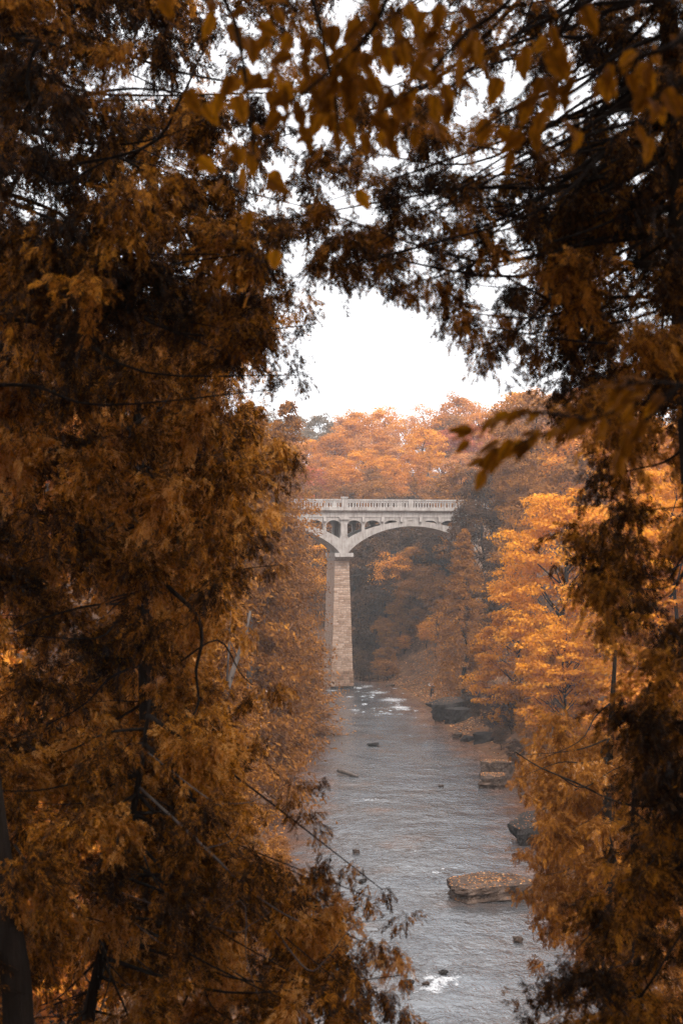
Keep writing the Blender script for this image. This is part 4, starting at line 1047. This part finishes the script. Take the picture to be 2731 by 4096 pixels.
# right: dark cedar with its trunk along the picture edge
ER = [(-900, 2300), (0, 2330), (600, 2330), (1000, 2180), (1150, 2140), (1300, 2140), (1450, 2190), (1600, 2260), (1800, 2310), (1950, 2330), (2100, 2290), (2300, 2310), (2450, 2390), (2600, 2500), (2800, 2540), (2950, 2460), (3000, 2420), (3400, 2400), (4300, 2400)]
padsD = fill(ER, 1, 650, 2950, 112, 165, (7.4, 10.4), .95, 2900, 4, lambda x, y: .8 if y < 1600 else .5)
padsD += fill(ER, 1, -900, 650, 150, 165, (7.4, 9.6), .6, 2900, 5, lambda x, y: .7)
top = [(2050, 1150, 100), (1900, 1060, 80), (1820, 1190, 95), (1850, 1290, 85), (1930, 1360, 80), (2040, 1350, 80), (2130, 1400, 60), (2020, 1250, 60), (1700, 1130, 75), (1600, 1150, 75), (1560, 1080, 85), (1480, 1060, 90), (1360, 1080, 80), (1300, 1010, 90), (1420, 960, 100), (1520, 940, 90), (1700, 960, 60), (1760, 1000, 60), (1640, 1220, 30), (1850, 890, 80), (1980, 960, 70), (2100, 900, 80), (2200, 980, 90), (1650, 880, 80), (1900, 780, 90), (1760, 740, 90), (1600, 760, 90), (2050, 740, 80), (2250, 800, 90), (1480, 700, 60), (2180, 640, 90), (2350, 700, 90), (1900, 560, 80), (1750, 520, 90), (2300, 500, 90), (2100, 480, 80), (2480, 560, 80), (1620, 420, 80), (1850, 300, 80), (2000, 200, 80), (2200, 250, 90), (2380, 200, 90), (2500, 100, 90), (1720, 180, 80), (2150, 60, 90), (1900, 60, 80), (1560, 180, 90), (1600, 20, 90), (2350, 20, 90), (1400, 250, 70), (1450, 60, 80), (2060, 1480, 30), (2030, 1530, 34), (1990, 1400, 40), (1500, 1140, 40), (1660, 1190, 40), (1400, 420, 80), (1300, 600, 70), (1250, 860, 80), (1120, 880, 70)]
ET = [(-500, 1000), (1000, 1000)]
padsD += [p for p in fill(ET, 1, -400, 1000, 150, 120, (7.6, 10.0), .7, 2320, 15, lambda x, y: .62)]
_tr = random.Random(19)      # the hanging boughs across the sky carry two or three sprays each
padsD += [(a + _tr.uniform(-.7, .7) * d, b + _tr.uniform(-.7, .5) * d, _tr.uniform(7.6, 9.4), d * _tr.uniform(.7, 1.0), .7) for a, b, d in top for _ in range(2) if b > 250 and d > 50 and a < 2250]
padsD += [(a, b, 7.6 + 1.2 * ((i * 37) % 10) / 10, d, .62) for i, (a, b, d) in enumerate(top)]
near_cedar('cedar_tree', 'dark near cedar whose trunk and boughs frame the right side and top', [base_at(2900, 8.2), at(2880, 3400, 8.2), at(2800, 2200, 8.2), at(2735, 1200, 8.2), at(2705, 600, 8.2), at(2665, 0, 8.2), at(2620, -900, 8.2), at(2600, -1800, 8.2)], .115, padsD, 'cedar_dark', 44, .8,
           limbs=[([(2660, -60, 8.2), (2550, 10, 7.8), (2380, 60, 7.8), (2200, 160, 7.8), (2100, 220, 7.8), (1950, 260, 7.8), (1800, 310, 7.8)], .016, .006, 'bark'),
                  ([(2680, 130, 8.2), (2500, 200, 7.8), (2370, 290, 7.8), (2200, 370, 7.8), (2050, 440, 7.8), (1900, 560, 7.8)], .018, .006, 'bark'),
                  ([(2700, 430, 8.2), (2560, 480, 7.8), (2340, 545, 7.8), (2230, 640, 7.8), (2200, 800, 7.8), (2190, 950, 7.8)], .015, .005, 'bark'),
                  ([(2210, 730, 7.8), (2000, 700, 7.8), (1850, 800, 7.8), (1700, 830, 7.8)], .010, .004, 'bark'),
                  ([(2380, 560, 7.8), (2360, 430, 7.8), (2400, 280, 7.8)], .008, .004, 'bark'),
                  ([(2340, 545, 7.8), (2370, 640, 7.8), (2420, 760, 7.8), (2600, 840, 8)], .008, .005, 'bark'),
                  ([(2720, 900, 8.2), (2400, 1050, 8), (2200, 1200, 8), (2050, 1340, 8), (1930, 1380, 8)], .014, .004, 'bark'),
                  ([(2200, 1200, 8), (1900, 1050, 7.9), (1700, 990, 7.9), (1560, 1020, 7.9), (1400, 980, 7.9)], .009, .003, 'bark'),
                  ([(2130, 0, 7.8), (2070, 170, 7.8), (2040, 330, 7.8)], .008, .004, 'bark')])
# right: sharper cedar further down the bank, one long branch over the water
EE = [(2850, 2480), (2950, 2160), (3050, 2130), (3150, 2180), (3300, 2150), (3450, 2140), (3600, 2150), (3700, 2220), (3800, 2330), (4300, 2400)]
padsE = fill(EE, 1, 2950, 3900, 92, 100, (21, 25), .8, 2850, 6, lambda x, y: .9)
padsE += [(a, b, 22, d, .7) for a, b, d in [(2100, 3060, 50), (2075, 3110, 35), (2080, 3020, 25), (2120, 3180, 40), (2150, 3250, 50), (2110, 3420, 50), (2085, 3400, 30), (2100, 3580, 50), (2080, 3560, 30), (2130, 3680, 40), (2150, 3850, 45), (2200, 3720, 60), (2140, 3510, 55)]]
near_cedar('cedar_tree', 'rust cedar on the lower right bank with one long bare branch', [base_at(2435, 23.5), at(2450, 3700, 23.5), at(2425, 3350, 23.5), at(2440, 2950, 23.5), at(2460, 2600, 23.5)], .14, padsE, 'cedar_mid', 45, 1.25, bark='bark',
           limbs=[([(2800, 3240, 22), (2640, 3228, 21.6), (2480, 3212, 21.4), (2300, 3130, 21.2), (2160, 3070, 21.2), (2060, 3008, 21.2)], .028, .010, 'bark'),
                  ([(2230, 3100, 21.2), (2330, 3150, 21.2), (2450, 3080, 21.2), (2600, 3020, 21.3)], .014, .007, 'bark'),
                  ([(2440, 3200, 21.4), (2370, 3270, 21.2), (2280, 3320, 21.2)], .011, .005, 'bark')])
# right: darkest cedar in the lower corner
EF = [(3300, 2560), (3500, 2420), (3700, 2300), (3850, 2230), (3950, 2180), (4100, 2140), (4400, 2100)]
padsF = fill(EF, 1, 3150, 4350, 125, 160, (8.5, 10), .85, 2900, 8, lambda x, y: .72)
padsF += [(a, b, 9, d, .7) for a, b, d in [(2140, 3990, 60), (2060, 4000, 24), (2010, 3960, 18), (2100, 4060, 60), (2080, 3930, 18), (2200, 3900, 60)]]
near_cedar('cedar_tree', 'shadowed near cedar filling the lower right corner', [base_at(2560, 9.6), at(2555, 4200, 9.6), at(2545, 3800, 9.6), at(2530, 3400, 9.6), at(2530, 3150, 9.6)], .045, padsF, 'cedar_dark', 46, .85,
           limbs=[([(2550, 3960, 9.6), (2450, 3970, 9.2), (2330, 4010, 9.2), (2200, 4030, 9.2)], .01, .004, 'bark'), ([(2550, 4000, 9.6), (2620, 3900, 9.2), (2700, 3770, 9.2), (2760, 3700, 9.2)], .012, .005, 'bark')])

# ------------------------------------------------------------------ near broadleaf tree overhead: every leaf an object of its own
def leaf_shape(seed, lobed=False, narrow=1.0):
    r = random.Random(seed); n = 7
    b = bmesh.new(); mid = []; L_ = []; R_ = []
    for i in range(n + 1):
        t = i / n; w = .36 * narrow * math.sin(math.pi * min(1, t ** .72)) ** .85 * (1 - .25 * t) + (.0 if i in (0, n) else r.uniform(-.02, .03))
        if lobed and 1 < i < n - 1: w *= 1.25 if i % 2 else .82
        z = -.22 * t * t + .03 * math.sin(5 * t + seed)
        mid.append(b.verts.new((0, t, z)))
        if 0 < i < n:
            L_.append(b.verts.new((-w, t - .04 * (i % 2), z + .10 * w + r.uniform(-.02, .02)))); R_.append(b.verts.new((w, t - .04 * (i % 2), z + .14 * w + r.uniform(-.02, .02))))
    for i in range(n):
        for S_ in (L_, R_):
            if i == 0: b.faces.new((mid[0], mid[1], S_[0]))
            elif i == n - 1: b.faces.new((mid[i], mid[n], S_[i - 1]))
            else: b.faces.new((mid[i], mid[i + 1], S_[i], S_[i - 1]))
    me = bpy.data.meshes.new('leaf'); b.to_mesh(me); b.free()
    a = me.attributes.new('tint', 'FLOAT', 'POINT'); a.data.foreach_set('value', np.full(len(me.vertices), .5, dtype=np.float32))
    for p in me.polygons: p.use_smooth = True
    me.materials.append(M['near_leaf']); return me

def near_broadleaf():
    rr = random.Random(77)
    foot = Vector((1.55, 4.3, gz(1.55, 4.3) - .2)); root = empty('birch_tree', foot); inv = -foot
    tag(root, 'broad-leaved tree beside the viewpoint with large drooping brown leaves overhead', 'tree')
    MB().tube(smooth_path([foot + inv, Vector((1.5, 4.3, 17.8)) + inv, Vector((1.5, 4.4, 19.2)) + inv, Vector((1.35, 4.3, 21)) + inv, Vector((1.2, 4.2, 24)) + inv], 4), [.11 - .09 * i / 16 for i in range(17)], 10).build('trunk', M['bark'], root, True)
    shapes = [leaf_shape(k, k % 3 == 0, [.85, .72, .95, .66][k % 4]) for k in range(8)]
    slim = [leaf_shape(k + 30, False, .72) for k in range(4)]
    B = [([(2500, -900, 4.3), (1500, -420, 4.1), (900, -180, 4.0), (950, 120, 4.0), (985, 330, 4.0), (1010, 560, 4.0), (1025, 790, 4.0)], 52, 300, 5),
         ([(1500, -420, 4.1), (1250, -150, 4.0), (1290, 150, 4.0), (1340, 400, 4.0), (1360, 640, 4.0)], 46, 240, 3),
         ([(1800, -520, 4.1), (1600, -150, 3.9), (1500, 100, 3.9), (1330, 280, 3.9), (1130, 430, 3.9)], 48, 200, 3),
         ([(2300, -800, 4.2), (2100, -100, 3.8), (1850, 150, 3.8), (1680, 330, 3.8), (1500, 470, 3.8)], 46, 190, 2),
         ([(2500, -700, 4.2), (2350, -100, 3.7), (2230, 150, 3.7), (2100, 360, 3.7), (1900, 540, 3.7)], 24, 170, 2),
         ([(2900, -300, 4.2), (2750, 120, 3.7), (2550, 230, 3.7), (2350, 330, 3.7), (2120, 500, 3.7)], 26, 170, 2),
         ([(3000, 0, 4.2), (2800, 250, 3.7), (2650, 380, 3.7), (2480, 430, 3.7)], 14, 150, 2),
         ([(2400, -750, 4.2), (1900, -250, 3.9), (1750, 20, 3.9), (1600, 120, 3.9)], 20, 190, 3)]
    for path, n, spread, _ in B:
        P = smooth_path([at(*q) + inv for q in path], 6); m = len(P)
        br = MB().tube(P, [.012 - .009 * i / (m - 1) for i in range(m)], 5).build('branch', M['bark'], root, True)
        for i in range(n):
            f = rr.uniform(.38, 1.0) * (m - 1); k = int(min(f, m - 2)); p = P[k].lerp(P[k + 1], f - k)
            s = spread / F * 3.9
            q = p + Vector((max(-.8, min(.8, rr.gauss(0, .42))) * s, rr.gauss(0, .5) * s, max(-.7, min(.5, rr.gauss(-.15, .3))) * s))
            o = bpy.data.objects.new('leaf', rr.choice(shapes)); C.objects.link(o); o.parent = br
            sc = rr.uniform(.050, .088); o.scale = (sc, sc, sc); o.location = q
            d = Vector((rr.gauss(0, .55), rr.gauss(0, .45), -1.0 + rr.gauss(0, .45))).normalized()
            nrm = Vector((rr.gauss(0, .5), -1 + rr.gauss(0, .4), rr.gauss(.3, .4)))
            xx = d.cross(nrm).normalized(); zz = xx.cross(d)
            o.rotation_euler = Matrix((xx, d, zz)).transposed().to_euler()
    # low twig reaching into the view from the right
    tw = [([(3300, 1350, 4.2), (2800, 1520, 3.7), (2600, 1600, 3.6), (2350, 1680, 3.55), (2180, 1730, 3.55), (2040, 1790, 3.55), (1930, 1860, 3.55)], 40, 75),
          ([(2350, 1680, 3.55), (2150, 1650, 3.5), (1990, 1680, 3.5), (1850, 1735, 3.5)], 13, 40),
          ([(2700, 1560, 3.65), (2550, 1720, 3.6), (2480, 1830, 3.6)], 14, 80), ([(2750, 1540, 3.65), (2560, 1530, 3.6), (2450, 1560, 3.6)], 14, 70)]
    for path, n, spread in tw:
        P = smooth_path([at(*q) + inv for q in path], 6); m = len(P)
        br = MB().tube(P, [.006 - .0042 * i / (m - 1) for i in range(m)], 5).build('branch', M['bark'], root, True)
        for i in range(n):
            f = (.3 + .7 * (i + .5) / n) * (m - 1); k = int(min(f, m - 2)); p = P[k].lerp(P[k + 1], f - k); t = (P[k + 1] - P[k]).normalized()
            o = bpy.data.objects.new('leaf', rr.choice(slim)); C.objects.link(o); o.parent = br
            sc = rr.uniform(.048, .068); o.scale = (sc, sc, sc); s = spread / F * 3.5
            o.location = p + Vector((rr.gauss(0, .25), rr.gauss(0, .5), rr.gauss(0, .3))) * s
            d = (t * .8 + Vector((0, rr.gauss(0, .3), rr.choice((-1, -1, .5)) * rr.uniform(.2, .9)))).normalized()
            nrm = Vector((rr.gauss(0, .4), -.6 + rr.gauss(0, .5), .8 + rr.gauss(0, .4)))
            xx = d.cross(nrm).normalized(); zz = xx.cross(d)
            o.rotation_euler = Matrix((xx, d, zz)).transposed().to_euler()
near_broadleaf()

# ---- unseen trees added behind and beside the viewpoint to shade the near trees
for i, (x, y, h, kd) in enumerate([(-5, -4, 17, 'broad'), (4, -5, 18, 'broad'), (-11, 2, 17, 'broad'), (0, -12, 19, 'broad'), (9, -1, 17, 'broad'), (11, -12, 19, 'broad')]):
    place(kd, i % 3, x, y, h, 'brown', 'unseen forest tree added behind the viewpoint for shade', group='unseen shading trees behind the viewpoint', wide=1.35)

# ------------------------------------------------------------------ dry grass on the right bank
def grass():
    n = 5200; r = np.random.default_rng(8)
    px = r.uniform(1990, 2330, n); Y = r.uniform(80, 116, n); X = (px - 1365.5) / F * Y
    ok = (river_dist(X, Y) > .2) & (river_dist(X, Y) < 5); X, Y = X[ok], Y[ok]; Z = ground(X, Y); n = len(X)
    h = r.uniform(.35, .95, n); P = np.stack([X, Y, Z + h * .45], 1)
    A = np.stack([r.normal(0, .3, n), r.normal(0, .3, n), np.ones(n)], 1); Nn = r.normal(size=(n, 3)); Nn[:, 2] *= .2
    tag(link('dry_grass', leaf_quads('dry_grass', P, A, Nn, h, .09, r.random(n)), M['grass']), 'dry tan grass tufts fringing the right bank', 'grass', kind='stuff')
grass()
def litter():
    r = np.random.default_rng(9); n = 16000
    X = np.where(np.arange(n) < 8000, r.uniform(-8, 26, n), r.uniform(5, 20, n)); Y = np.where(np.arange(n) < 8000, r.uniform(60, 205, n), r.uniform(135, 200, n)); d = river_dist(X, Y); ok = (d > .4) & (d < 14); X, Y = X[ok], Y[ok]; n = len(X)
    P = np.stack([X, Y, ground(X, Y) + .05], 1)
    tag(link('leaf_litter', leaf_quads('leaf_litter', P, r.normal(size=(n, 3)), np.array([0, 0, 1.]) + r.normal(0, .3, (n, 3)), r.uniform(.12, .3, n), .8, r.random(n)), M['litter']), 'fallen orange leaves covering the river banks', 'leaf litter', kind='stuff')
litter()
def slab_litter():
    dg = bpy.context.evaluated_depsgraph_get()
    r = np.random.default_rng(10); P = []
    for o in [o for o in C.objects if o.name.startswith('boulder')]:
        mw = o.matrix_world; me = o.data
        big = 'strewn' in o['label']
        M4 = Matrix.LocRotScale(o.location, o.rotation_euler, o.scale)
        N = M4.to_3x3().inverted().transposed()
        pts = []
        for p in me.polygons:
            nn = (N @ p.normal).normalized()
            if nn.z > .75:
                for k in range(2 if big else 1):
                    vs = [M4 @ me.vertices[v].co for v in p.vertices]; w = r.random(len(vs)); w /= w.sum()
                    q = Vector((0, 0, 0))
                    for a, b in zip(w, vs): q += b * a
                    pts.append(q + nn * .015)
        if not pts: continue
        inv = M4.inverted(); n = len(pts)
        lp = np.array([tuple(inv @ q) for q in pts])
        # leaves are built in world units, then moved under the rock
        W_ = np.array([tuple(q) for q in pts]); lm = leaf_quads('fallen_leaves', W_, r.normal(size=(n, 3)), np.array([0, 0, 1.]) + r.normal(0, .2, (n, 3)), r.uniform(.07, .14, n), .8, r.random(n), .05)
        lm.transform(inv); c = link('fallen_leaves', lm, M['litter'], o); c['kind'] = 'stuff'
slab_litter()

# ------------------------------------------------------------------ person on the shore
def skin_mesh(name, verts, edges, radii, mat, parent, root_i=0, sub=2):
    me = bpy.data.meshes.new(name); me.from_pydata(verts, edges, []); o = link(name, me, mat, parent)
    sk = o.modifiers.new('skin', 'SKIN'); sk.use_smooth_shade = True
    for i, r_ in enumerate(radii): me.skin_vertices[0].data[i].radius = r_ if isinstance(r_, tuple) else (r_, r_)
    me.skin_vertices[0].data[root_i].use_root = True
    ss = o.modifiers.new('sub', 'SUBSURF'); ss.levels = sub; ss.render_levels = sub
    return o
def person():
    Y = 166.0; X = (1727 - 1365.5) / F * Y; zf = gz(X, Y)
    root = empty('person', (X, Y, zf), math.radians(-12)); root.scale = (1.15, 1.1, 1.03)
    tag(root, 'person in dark clothes with white sleeves raised, standing on the shore', 'person')
    V = [(0, 0, .92), (0, 0, 1.12), (0, .01, 1.32), (0, 0, 1.42), (0, 0, 1.50), (0, -.01, 1.60), (0, -.01, 1.68),
         (.09, 0, .86), (.10, -.01, .48), (.10, .01, .09), (.11, -.12, .03),
         (-.09, 0, .86), (-.10, -.02, .48), (-.11, .01, .09), (-.12, -.12, .03),
         (.18, 0, 1.38), (.33, -.12, 1.50), (.12, -.16, 1.62), (-.18, 0, 1.38), (-.38, -.10, 1.50), (-.14, -.16, 1.64)]
    E = [(0, 1), (1, 2), (2, 3), (3, 4), (4, 5), (5, 6), (0, 7), (7, 8), (8, 9), (9, 10), (0, 11), (11, 12), (12, 13), (13, 14), (3, 15), (15, 16), (16, 17), (3, 18), (18, 19), (19, 20)]
    Rr = [(.15, .11), (.13, .10), (.16, .11), (.09, .07), .055, .095, .07, .085, .06, .045, .035, .085, .06, .045, .035, .06, .045, .035, .06, .045, .035]
    skin_mesh('body', V, E, Rr, M['skin'], root)
    skin_mesh('coat', [(0, 0, .60), (0, 0, .92), (0, 0, 1.15), (0, .01, 1.34), (0, 0, 1.41)], [(0, 1), (1, 2), (2, 3), (3, 4)], [(.19, .15), (.185, .145), (.165, .13), (.19, .135), (.11, .09)], M['cloth_dark'], root, 1)
    skin_mesh('trouser_leg', [(-.09, 0, .75), (-.10, -.02, .48), (-.11, .01, .10)], [(0, 1), (1, 2)], [.095, .08, .06], M['cloth_dark'], root, 1)
    skin_mesh('shorts_leg', [(.09, 0, .75), (.10, -.01, .45)], [(0, 1)], [.10, .085], M['cloth_dark'], root, 0)
    for s, e in ((1, .33), (-1, .38)):
        skin_mesh('sleeve', [(s * .17, 0, 1.37), (s * e, -.11, 1.50), (s * .17, -.155, 1.61)], [(0, 1), (1, 2)], [.075, .062, .05], M['cloth_white'], root, 1)
        skin_mesh('hand', [(s * .13, -.16, 1.63), (s * .07, -.18, 1.68)], [(0, 1)], [.04, .03], M['skin'], root)
    skin_mesh('hair', [(0, .02, 1.58), (0, .0, 1.67), (0, -.01, 1.71)], [(0, 1), (1, 2)], [.09, .105, .07], M['hair'], root)
    skin_mesh('backpack', [(.02, .17, 1.0), (.02, .18, 1.3)], [(0, 1)], [(.14, .09), (.14, .09)], M['cloth_dark'], root)
    skin_mesh('jacket_panel', [(-.14, -.10, 1.05), (-.14, -.10, 1.32)], [(0, 1)], [.06, .06], M['cloth_red'], root)
    for x in (.11, -.12): skin_mesh('shoe', [(x, .02, .045), (x, -.14, .035)], [(0, 1)], [.05, .045], M['cloth_dark'], root)
person()

# ------------------------------------------------------------------ haze
hm, ht_, ho = nodes_of('valley_haze')
pv = ht_.nodes.new('ShaderNodeVolumePrincipled'); pv.inputs['Color'].default_value = (.97, .955, .95, 1); pv.inputs['Density'].default_value = .00042; pv.inputs['Anisotropy'].default_value = .0
ht_.links.new(pv.outputs[0], ho.inputs['Volume'])
zlow = float(GZ.min()) - 1.2
hz = MB().box(-930, 930, -330, 1230, zlow, 66).build('haze', hm); tag(hz, kind='stuff'); hz['label'] = 'thin pale autumn haze filling the whole valley'
